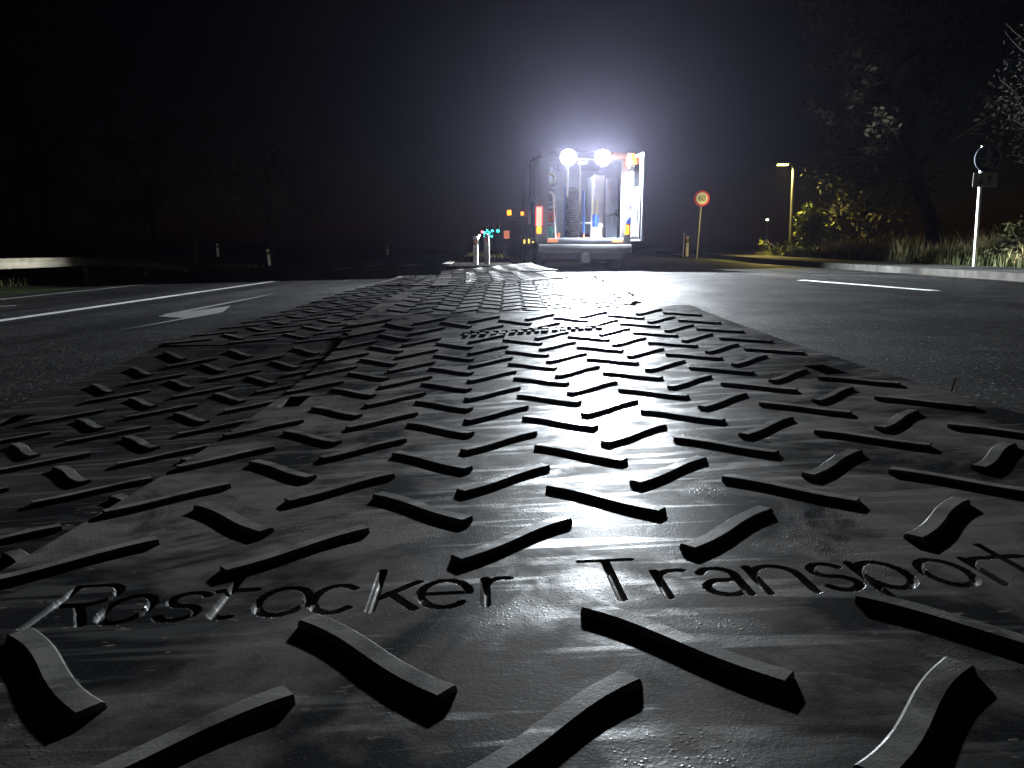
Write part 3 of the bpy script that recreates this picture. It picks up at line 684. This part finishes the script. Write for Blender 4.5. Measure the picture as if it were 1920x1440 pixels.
for sx, sgn in ((-.33, -1), (.33, 1)):
    h_ = hh*.72; MB().prism([(-.012, -h_), (.012, -h_), (.012, h_*.45), (.05, h_*.15), (.05, h_*.42), (0, h_), (-.05, h_*.42), (-.05, h_*.15), (-.012, h_*.45)] if sgn > 0 else [(.012, h_), (-.012, h_), (-.012, -h_*.45), (-.05, -h_*.15), (-.05, -h_*.42), (0, -h_), (.05, -h_*.42), (.05, -h_*.15), (.012, -h_*.45)],
        .003, Matrix.Translation((sx*hw*.95, -.0535, 0))).build('arrow', M['signblack'], pl)
# street lamp
LD = 30; b = at(1482, 462, LD); lz = at(1488, 309, LD).z; bz = tz(b.x, LD)
lp = empty('street_lamp', (b.x, LD, bz), 0, 'yellow glowing street lamp on a slim pole behind the bushes', 'street lamp')
lx = at(1488, 309, LD).x - b.x
MB().tube([(0,0,-.2),(lx*.5,0,(lz-bz)*.5),(lx,0,lz-bz-.12),(lx-.06,0,lz-bz),(lx-.22,0,lz-bz+.03)], [.065,.055,.045,.04,.035], 10).build('pole', M['polegrey'], lp, True)
hd = MB().box(-.62+lx, -.14+lx, -.11, .11, lz-bz+.02, lz-bz+.10, bev=.03).build('lamp_head', M['steel'], lp)
MB().box(-.60+lx, -.22+lx, -.09, .09, lz-bz-.025, lz-bz+.018, bev=.015).build('lens', M['sodium'], hd)
ld = bpy.data.lights.new('street_lamp_light', 'SPOT'); ld.energy = 3600; ld.color = (1.0, .80, .22); ld.spot_size = rad(168); ld.spot_blend = .6; ld.shadow_soft_size = .12
lo = bpy.data.objects.new('street_lamp_light', ld); C.objects.link(lo); lo.parent = lp; lo.location = (lx-.4, 0, lz-bz-.06)
b = at(1437, 440, 75); fl = empty('street_lamp', (b.x, 75, .3), 0, 'tiny far street lamp between the speed sign and the bushes', 'street lamp')
MB().tube([(0,0,0),(0,0,at(1437,413,75).z-.35)], .05, 8).build('pole', M['steel'], fl); MB().box(-.12,.12,-.12,.12,at(1437,413,75).z-.34,at(1437,413,75).z-.16,bev=.04).build('lens', M['farlamp'], fl)

# traffic signals far down the road
def signal(px, py, d, lit, label):
    c_ = at(px, py, d); t = empty('traffic_light', (c_.x, d, 0), 0, label, 'traffic light', 'traffic lights far down the road')
    z = c_.z; low = lit != 'red'
    z0 = z + (.3 if low else -.3)
    MB().tube([(.16,.05,-.3),(.16,.05,z0+.55)], .05, 8).build('pole', M['steel'], t)
    h_ = MB().box(-.15,.15,-.1,.1,z0-.48,z0+.48,bev=.04).build('housing', M['black'], t)
    for k, nm in enumerate(('green', 'amber', 'red')):
        on = nm == lit; mt = {'green': M['green'], 'red': M['redsig']}.get(nm) if on else M['lens_off']
        MB().lathe([(.155 if on else .1, 0), (.10, .05)], 14, Matrix.Translation((0,-.1, z0-.3+.3*k)) @ Matrix.Rotation(PI/2, 4, 'X')).build('lens', mt, h_)
GS = [(912.5,432.5,95),(909,437,88),(917,436.5,100),(923,433,110),(933.5,433,84),(906,443,112),(922,443,120)]
GL = ['green traffic light, highest of the cluster at its middle','green traffic light just under the red one','green traffic light at the centre of the cluster','green traffic light second from the right in the upper row','rightmost green traffic light, standing apart from the cluster','lowest green traffic light, left of the cluster above the island posts','low green traffic light right above the brighter island post']
for (px, py, d), lab in zip(GS, GL): signal(px, py, d, 'green', lab)
signal(904, 435, 100, 'red', 'the only red traffic light, at the left of the green cluster')
for px, py, d, lab in ((896.5,446,70,'small white lamp lowest left above the island posts'),(899,441.5,80,'small pinkish lamp left of the traffic lights')):
    c_ = at(px, py, d); t = empty('marker_lamp', (c_.x, d, 0), 0, lab, 'lamp', 'small lamps by the traffic lights')
    MB().tube([(0,0,-.3),(0,0,c_.z-.1)], .03, 8).build('post', M['steel'], t); MB().lathe([(.04,-.12),(.12,-.06),(.12,.06),(.04,.12)], 12, Matrix.Translation((0,0,c_.z))).build('lens', M['whitesig'], t)
OD = 48; c_ = at(950, 440, OD); t = empty('orange_sign', (c_.x, OD, 0), 0, 'small orange rectangular sign left of the van', 'sign')
MB().tube([(0,.04,-.3),(0,.04,c_.z+.2)], .035, 8).build('post', M['steel'], t); MB().box(-.17,.17,-.02,.02,c_.z-.24,c_.z+.24,bev=.01).build('panel', M['orangebox'], t)  # the panel colour has its own emission

# ------------------------------------------------------------------ service van
VY = rad(3.2); VX, VD = 1.51, 16.4
van = empty('service_van', (VX, VD, gz(1.5)), VY, 'grey high roof service van with open rear doors and blazing work lights', 'van')
VM = Matrix.Translation((VX, VD, gz(1.5))) @ Matrix.Rotation(VY, 4, 'Z')
LV, HV, HW = 5.7, 2.44, .99
def sec(y, top, hw, bot=.42):         # body cross-section with tumblehome
    return [(-hw*.93,y,bot),(-hw,y,bot+.12),(-hw,y,1.05),(-hw*.955,y,top-.16),(-hw*.86,y,top-.03),(0,y,top),(hw*.86,y,top-.03),(hw*.955,y,top-.16),(hw,y,1.05),(hw,y,bot+.12),(hw*.93,y,bot)]
st = [(0.0,HV,HW),(1.5,HV+.03,HW),(3.4,HV+.02,HW),(3.9,HV-.06,HW),(4.55,1.92,HW*.97),(4.9,1.42,HW*.96),(5.5,1.18,HW*.92),(5.7,.95,HW*.82)]
P = []; n_ = 11
for y, tp, hw in st:
    s_ = sec(y, tp, hw)
    if tp < 1.3: s_ = [(x, yy, min(z, tp)) for x, yy, z in s_]
    P += s_
F = [(i*n_+j, i*n_+j+1, (i+1)*n_+j+1, (i+1)*n_+j) for i in range(len(st)-1) for j in range(n_-1)]
F += [tuple((len(st)-1)*n_+j for j in range(n_))]
shell = MB().add(P, F).mesh('body', M['body'])
ob = bpy.data.objects.new('body', shell); C.objects.link(ob); ob.parent = van
so = ob.modifiers.new('thickness', 'SOLIDIFY'); so.thickness = .05; so.offset = -1
for p_ in shell.polygons: p_.use_smooth = True
shell.set_sharp_from_angle(angle=rad(50))
# rear frame round the opening, floor, bulkhead
fr = MB(); fr.box(-HW*.995,-.76,-.03,.05,.42,2.30,bev=.015); fr.box(.76,HW*.995,-.03,.05,.42,2.30,bev=.015); fr.box(-HW*.93,HW*.93,-.03,.05,2.28,2.43,bev=.02); fr.build('rear_frame', M['body'], van, True)
MB().box(-.94,.94,0,3.4,.56,.62).build('cargo_floor', M['greyd'], van)
MB().box(-.93,.93,3.40,3.44,.6,2.38).build('bulkhead', M['grey'], van)
bmp = MB().box(-.98,.98,-.20,.02,.38,.56,bev=.03).build('bumper', M['black'], van, True)
MB().box(-.78,.80,-.16,.06,.57,.69,bev=.012).build('step', M['greyd'], van, True)
for s_ in (-1, 1): MB().box(s_*.68-.11, s_*.68+.11, -.172, -.163, .60, .67, bev=.002).build('reflector', M['orange'], bmp)
MB().box(-.09,.09,-.20,.30,.17,.40,bev=.02).build('tow_hitch', M['black'], van)
MB().box(-.85,.85,.10,.16,.26,.40).build('underride_bar', M['black'], van)
MB().box(-.75,.75,1.9,4.6,.22,.55).build('underbody', M['black'], van)
MB().box(-.97,-.93,1.6,4.0,.30,.46).build('sill', M['black'], van)
def wheel(x, y):
    t = empty('wheel', (x, y, .34)); t.parent = van
    Mx = Matrix.Rotation(PI/2, 4, 'Y')
    MB().lathe([(.20,-.11),(.31,-.115),(.34,-.08),(.34,.08),(.31,.115),(.20,.11)], 28, Mx).build('tyre', M['rubber'], t, True)
    MB().lathe([(.05,-.06),(.20,-.10),(.205,.10),(.05,.06)], 20, Mx).build('rim', M['steel'], t, True)
for x in (-.84, .84):
    for y in (1.15, 4.75): wheel(x, y)
# rear doors
def rear_door(hx, ang, name_side):
    t = empty('rear_door', (hx, -.02, 0)); t.parent = van; t.rotation_euler = (0, 0, ang)
    s_ = -1 if hx > 0 else 1
    w_ = .78
    x0_, x1_ = sorted((0, s_*w_))
    a_, b_ = sorted((s_*.05, s_*(w_-.04)))
    pb = MB().box(x0_, x1_, -.03, .025, .62, 1.70, bev=.012).box(x0_, x1_, -.03, .025, 2.28, 2.34, bev=.012); pb.box(x0_, a_+.035, -.03, .025, 1.695, 2.285); pb.box(b_-.035, x1_, -.03, .025, 1.695, 2.285)
    pn = pb.build('door_panel', M['body'], t, True)
    MB().box(a_, b_, .026, .040, .70, 1.45, bev=.012).build('inner_lining', M['liner'], pn, True)
    MB().box(a_+.034, b_-.034, -.004, .002, 1.702, 2.278).build('window', M['clear'], pn)  # clear window added and sized to let work light through to the verge
    fr_ = MB(); fr_.box(a_, b_, .026, .05, 2.285, 2.325, bev=.008); fr_.box(a_ if s_ > 0 else b_-.0-.03, a_+.03 if s_ > 0 else b_, .026, .05, 1.47, 2.28, bev=.008)
    fr_.box(b_-.035 if s_ > 0 else a_, b_ if s_ > 0 else a_+.035, .026, .06, .66, 2.28, bev=.008); fr_.build('inner_frame', M['liner'], pn, True)
    MB().box(s_*(w_-.14)-.02, s_*(w_-.14)+.02, .04, .10, 1.0, 1.3, bev=.012).build('latch', M['zinc'], pn, True)
    return t
rear_door(.97, rad(96), 'right')      # swung open to the rear, inner side facing the doorway
rear_door(-.995, rad(-267), 'left')     # folded right round against the side wall
# lamps
for x in (-.375, .335):
    L_ = empty('work_light', (x, -.12, 2.30)); L_.parent = van
    MB().lathe([(.06,.12),(.145,.07),(.175,.0),(.175,-.035),(.165,-.04)], 24, Matrix.Rotation(PI/2, 4, 'X') @ Matrix.Scale(-1, 4, Vector((0,0,1))) ).build('housing', M['black'], L_, True)
    MB().lathe([(.16,.0),(.158,.02),(.11,.035)], 24, Matrix.Translation((0,-.036,0)) @ Matrix.Rotation(PI/2, 4, 'X')).build('lens', M['flood'], L_, True)
    MB().box(-.02,.02,.02,.20,-.10,-.06,bev=.006).build('bracket', M['black'], L_)
    sd = bpy.data.lights.new('work_light_beam', 'SPOT'); sd.energy = FLOOD_W if x > 0 else FLOOD_W*.6; sd.color = (.86, .94, 1.0); sd.shadow_soft_size = .05
    sd.spot_size, sd.spot_blend = (rad(178), .6) if x > 0 else (rad(179.8), .12)
    so_ = bpy.data.objects.new('work_light_beam', sd); C.objects.link(so_); so_.parent = L_; so_.location = (0,-.12,0); so_.rotation_euler = (rad(90-24), 0, PI+rad(16)) if x > 0 else (rad(90), 0, PI-rad(15))
tl = empty('tail_light', (-.955,-.055,0)); tl.parent = van
MB().box(-.055,.055,-.02,.04,.93,1.32,bev=.014).build('red_lens', M['tail'], tl, True); MB().box(-.05,.05,-.028,.03,.78,.925,bev=.02).build('amber_lens', M['amber'], tl, True)
tr = empty('tail_light', (.89,-.055,0)); tr.parent = van
MB().box(-.055,.055,-.02,.04,.96,1.32,bev=.014).build('red_lens', mat('red_lens_unlit', (.3,.02,.03), .25), tr, True); MB().box(-.045,.045,-.028,.03,.76,.955,bev=.02).build('amber_lens', M['amber'], tr, True)
bc = empty('beacon', (.90,-.30,2.16)); bc.parent = van
MB().lathe([(.10,0),(.095,.14),(.05,.20)], 18).build('dome', M['amber_hot'], bc, True); MB().lathe([(.075,-.04),(.075,0)], 18).build('base', M['black'], bc)
MB().box(-.03,.03,-.02,.28,-.08,-.045,bev=.005).build('bracket', M['black'], bc)
bd = bpy.data.lights.new('beacon_light', 'POINT'); bd.energy = 22; bd.color = (1, .38, .03); bd.shadow_soft_size = .05
bo = bpy.data.objects.new('beacon_light', bd); C.objects.link(bo); bo.parent = bc; bo.location = (0, -.22, .06)
for i, y in enumerate((.9, 2.1, 3.6)): MB().box(-HW-.012,-HW+.002,y-.09,y+.09,.60,.69,bev=.006).build('side_marker', M['amber_dim'], van, True)
MB().box(-HW-.05,-HW+.0,4.22,4.40,1.30,1.42,bev=.01).build('indicator_reflection', M['amber'], van, True)  # glowing amber block stands in for the mirror indicator's reflection on the van side
mr = empty('door_mirror', (-HW,4.15,1.30)); mr.parent = van
MB().box(-.36,-.16,-.06,.05,-.12,.22,bev=.03).build('mirror_shell', M['black'], mr, True); MB().tube([(.02,0,0),(-.2,0,.0)], .025, 8).build('arm', M['black'], mr)
MB().box(-.42,-.31,-.08,.0,.02,.15,bev=.015).build('indicator', M['amber'], mr, True)
MB().box(-HW-.003,-HW+.0,3.75,4.5,1.28,1.86,bev=.001).build('door_window', M['glass'], van)
for x in (-.72, .72):
    hl = MB().box(x-.13, x+.13, 5.60, 5.74, .72, .90, bev=.03).build('headlight', M['cabin'], van, True)  # unseen headlights, added to light the lane dashes and posts ahead
    hd_ = bpy.data.lights.new('headlight_beam', 'SPOT'); hd_.energy = 900; hd_.color = (1, .93, .82); hd_.spot_size = rad(75); hd_.spot_blend = .7; hd_.shadow_soft_size = .06
    ho = bpy.data.objects.new('headlight_beam', hd_); C.objects.link(ho); ho.parent = hl; ho.location = (x, 5.80, .80); ho.rotation_euler = (rad(86), 0, rad(14))
# cabin lamp
c_ = MB().lathe([(.09,0),(.09,.03)], 20, Matrix.Translation((.02,.55,2.26))).build('ceiling_lamp', M['cabin'], van)
cd = bpy.data.lights.new('ceiling_lamp_light', 'POINT'); cd.energy = 55; cd.color = (.88,.94,1); cd.shadow_soft_size = .15
co = bpy.data.objects.new('ceiling_lamp_light', cd); C.objects.link(co); co.parent = c_; co.location = (.02,.55,2.15)
# fixed fittings of the load space
sh = MB()
for z in (.98, 1.42, 1.80): sh.box(-.90,-.56,.12,2.2,z,z+.025)
for y in (.12, 1.2): sh.box(-.575,-.545,y,y+.03,.62,2.25)
sh.build('shelf_rack', M['grey'], van)
MB().tube([(-.73,.02,1.60),(-.69,.0,1.62),(-.655,0,1.56),(-.64,0,1.3),(-.62,0,.95),(-.60,0,.66)], .02, 8).build('grab_handle', M['white'], van, True)
for x, y, z0, z1, r_, mt in ((-.335,.25,1.55,2.3,.022,'white'),(-.06,.3,1.4,2.3,.014,'white')): MB().tube([(x,y,z0),(x,y,z1)], r_, 10).build('upright_pole', M[mt], van)
cb = MB(); cb.box(.28,.52,.55,1.5,.62,2.02,bev=.01); cb.box(.53,.78,.45,1.5,.62,1.95,bev=.01); cb.build('tall_cabinet', M['grey'], van)

# things carried in the van (loose)
def vp(x, y, z): return VM @ Vector((x, y, z))
def loose(name, label, cat, x, y, z, group=None): return empty(name, vp(x, y, z), VY, label, cat, group)
t = loose('hose_stack', 'tall dark ribbed hose bundle standing in the van', 'hose', -.20, .42, .62)
hb = MB(); pts = []
for k in range(26):
    z = .03 + k*.043; hb.tube([(.13*math.cos(2*PI*i/20)+R.uniform(-.008,.008), .13*math.sin(2*PI*i/20), z+.008*math.sin(i+k)) for i in range(21)], .021, 7)
hb.build('coils', M['greyd'], t, True); MB().tube([(-.16,0,0),(-.16,0,1.15)], .018, 8).build('spindle', M['blue'], t); MB().tube([(.15,-.02,.1),(.15,-.02,1.1)], .012, 8).build('tie_rod', M['steel'], t)
t = loose('blue_pole', 'blue pole with a red and white foot leaning in the doorway', 'pole', .01, .12, .62)
MB().tube([(0,0,.16),(-.01,.05,1.05)], .02, 10).build('shaft', M['blue'], t); MB().tube([(0,0,.0),(0,0,.16)], .021, 10).build('foot', M['orange'], t)
t = loose('steel_frame', 'white steel hand cart frame standing behind the blue pole', 'hand cart', .18, .2, .62)
MB().tube([(0,0,.0),(0,0,1.1)], .02, 8).build('upright', M['white'], t); MB().tube([(-.24,0,.38),(0,0,.38)], .019, 8).build('crossbar', M['white'], t); MB().box(-.2,.04,-.06,.1,.0,.05,bev=.008).build('foot_plate', M['grey'], t)
t = loose('tool_holder', 'blue canister with a yellow bow handle beside the white frame', 'canister', .255, .25, .62)
MB().lathe([(.09,.0),(.1,.02),(.1,.28),(.085,.30)], 18).build('cream_base', M['cream'], t, True)
MB().lathe([(.085,.40),(.09,.42),(.09,.62),(.06,.66)], 18, Matrix.Translation((0,0,-.1))).build('blue_drum', M['blue'], t, True)
MB().tube([(-.045,0,.56),(-.045,0,.86),(.045,0,.86),(.045,0,.56)], .013, 8).build('bow_handle', M['yellow'], t)
t = loose('rope_coil', 'cream rope coil on the top shelf at the left', 'rope', -.69, .3, 1.825)
rc = MB()
for k in range(5): rc.tube([(.085*math.cos(2*PI*i/18), .03*math.sin(k*2)+.02*k-.04, .10+.085*math.sin(2*PI*i/18)) for i in range(19)], .018, 7)
rc.build('coils', M['cream'], t, True); MB().box(-.03,.03,-.06,.07,.0,.025,bev=.004).build('cradle', M['yellow'], t)
t = loose('dark_case', 'dark tool case on the middle shelf of the van rack', 'tool case', -.72, .32, 1.445); MB().box(-.14,.13,-.12,.2,0,.26,bev=.015).build('case', M['greyd'], t, True); MB().tube([(-.05,-.13,.16),(-.05,-.16,.2),(.05,-.16,.2),(.05,-.13,.16)], .009, 6).build('handle', M['zinc'], t)
t = loose('brown_crate', 'small brown crate on the lower shelf of the van rack', 'crate', -.70, .3, 1.005); cr = MB()
for k in range(4): cr.box(-.13,.13,-.12,-.105,.02+.075*k,.075+.075*k); cr.box(-.13,-.115,-.12,.14,.02+.075*k,.075+.075*k); cr.box(.115,.13,-.12,.14,.02+.075*k,.075+.075*k)
cr.box(-.13,.13,-.12,.14,0,.02); cr.build('slats', M['brown'], t)
t = loose('red_reel', 'round red reel resting in the brown crate', 'reel', -.68, .20, 1.03); MB().lathe([(.095,-.04),(.095,-.03),(.06,-.028),(.06,.028),(.095,.03),(.095,.04)], 22, Matrix.Translation((0,0,.10)) @ Matrix.Rotation(PI/2, 4, 'X')).build('spool', M['red'], t, True); MB().lathe([(.03,-.045),(.03,.045)], 12, Matrix.Translation((0,0,.10)) @ Matrix.Rotation(PI/2, 4, 'X')).build('hub', M['black'], t)
t = loose('teal_canister', 'teal canister on the van floor under the shelves', 'canister', -.70, .2, .62); MB().lathe([(.10,0),(.11,.02),(.11,.24),(.05,.29),(.04,.32)], 18).build('drum', M['teal'], t, True); MB().lathe([(.045,.32),(.045,.35)], 12).build('cap', M['red'], t)
t = loose('orange_tub', 'pale orange tub beside the teal canister', 'tub', -.56, .14, .62); MB().lathe([(.06,0),(.075,.16),(.082,.165),(.082,.18)], 16).build('bucket', M['orange'], t, True); MB().tube([(-.075,0,.16),(0,-.02,.25),(.075,0,.16)], .005, 6).build('handle', M['zinc'], t)
t = loose('black_box', 'low black box on the van floor beside the white frame', 'box', .10, .55, .62); MB().box(-.16,.14,-.12,.14,0,.16,bev=.012).build('case', M['black'], t, True); MB().box(-.17,.15,-.13,.15,.162,.19,bev=.008).build('lid', M['greyd'], t, True)
t = loose('cloth_bundle', 'cream rag bundle hanging below the canister in the van', 'rag', .36, .22, .70); cb_ = MB(); P = []; F = []
for i in range(7):
    for j in range(10): a = 2*PI*j/10; P.append(((.05+.02*math.sin(i*1.4))*math.cos(a)+.012*math.sin(3*a+i), .04*math.sin(a), .30-.05*i))
for i in range(6):
    for j in range(10): F.append((i*10+j, i*10+(j+1)%10, (i+1)*10+(j+1)%10, (i+1)*10+j))
cb_.add(P, F + [tuple(range(10)), tuple(60+j for j in range(10))]).build('cloth', M['cream'], t, True); MB().tube([(0,0,.29),(.0,.02,.5)], .006, 6).build('cord', M['cream'], t)
t = loose('pipe_clamp', 'dark angled pipe clamp held against the tall grey cabinet', 'clamp', .66, .36, 1.18)
MB().tube([(-.20,0,-.03),(-.05,0,.0),(.10,-.02,.03)], .026, 8).build('bar', M['greyd'], t); MB().tube([(-.02,0,.0),(-.02,-.02,-.22)], .014, 8).build('stem', M['zinc'], t); MB().box(.06,.12,-.05,.03,-.04,.11,bev=.01).build('jaw', M['black'], t)
# jacket hanging at the right door
t = loose('blue_jacket', 'blue work jacket hanging on the right rear door', 'jacket', .93, -.12, .98)
jk = MB(); P = []; F = []
for i in range(9):
    z = .36 - i*.045; wd = .05 + .075*math.sin(min(1, i/5)*PI/2)
    for j in range(12):
        a = 2*PI*j/12; P.append(((wd+.012*math.sin(3*a+i*.8))*math.cos(a), (.045+.012*math.sin(2*a+i))*math.sin(a), z))
for i in range(8):
    for j in range(12): F.append((i*12+j, i*12+(j+1)%12, (i+1)*12+(j+1)%12, (i+1)*12+j))
F += [tuple(range(12)), tuple(96+j for j in range(12))]
jk.add(P, F).build('cloth', M['bluec'], t, True); MB().tube([(-.02,0,.35),(-.03,0,.55),(0,0,.6)], .012, 6).build('strap', M['red'], t)

# ------------------------------------------------------------------ weeds and leaves at the mat edge
def weed(px, py, d, h, label, n=9, leafy=True):
    p_ = at(px, py, d); z = max(gz(p_.x), p_.z - .0); t = empty('weed', (p_.x, p_.y, p_.z), 0, label, 'weed')
    sm = MB(); lf = MB()
    for k in range(n):
        a = R.uniform(0, 2*PI); l = h*R.uniform(.4, 1.2); tip = Vector((math.cos(a)*l*.7, math.sin(a)*l*.5, l*R.uniform(.35, .9)))
        kk = 1 if leafy else .35
        sm.tube([(0,0,-.08*kk), tip*.5 + Vector((0,0,.02*kk)), tip], [.004*kk,.003*kk,.0015*kk], 5)
        for q in range(5 if leafy else 0): leaf_cloud(lf, tip*R.uniform(.4, 1), .02, 2, .014)
    sm.build('stems', M['straw'], t)
    if leafy: lf.build('leaves', M['grass'], t)
weed(1125, 535, 9.0, .16, 'dark weed sprig at the far right edge of the second mat', 12)
weed(1182, 560, 6.6, .11, 'weed sprig beside the yellow leaf at the mat edge', 8)
weed(1785, 722, 2.4, .045, 'wisp of dry grass on the asphalt by the right mat edge', 5, False)
p_ = at(1190, 572, 5.15); lf = MB()
lf.add([(-.05,0,0),(-.02,.03,.02),(.03,.035,.008),(.06,0,.02),(.03,-.03,.012),(-.02,-.03,.006),(0,0,.03)], [(0,1,6),(1,2,6),(2,3,6),(3,4,6),(4,5,6),(5,0,6)])
lo_ = lf.build('fallen_leaf', mat('yellow_leaf', (.62,.46,.03), .5, var=.3, vscale=20)); lo_.location = p_; tag(lo_, 'bright yellow fallen leaf on the mat corner', 'leaf')

# ------------------------------------------------------------------ haze volume, standing in mostly for lens glare round the lamps
hb = MB().box(-119, 119, -13.5, 161, -1.6, 17).build('haze', None); hm = bpy.data.materials.new('haze'); hm.use_nodes = True; n = hm.node_tree
for q in list(n.nodes):
    if q.type == 'BSDF_PRINCIPLED': n.nodes.remove(q)
vol = n.nodes.new('ShaderNodeVolumePrincipled'); vol.inputs['Color'].default_value = (.74,.70,1,1); vol.inputs['Density'].default_value = HAZE; vol.inputs['Anisotropy'].default_value = .85
n.links.new(vol.outputs[0], n.nodes['Material Output'].inputs['Volume']); hb.data.materials.append(hm); tag(hb, kind='stuff')
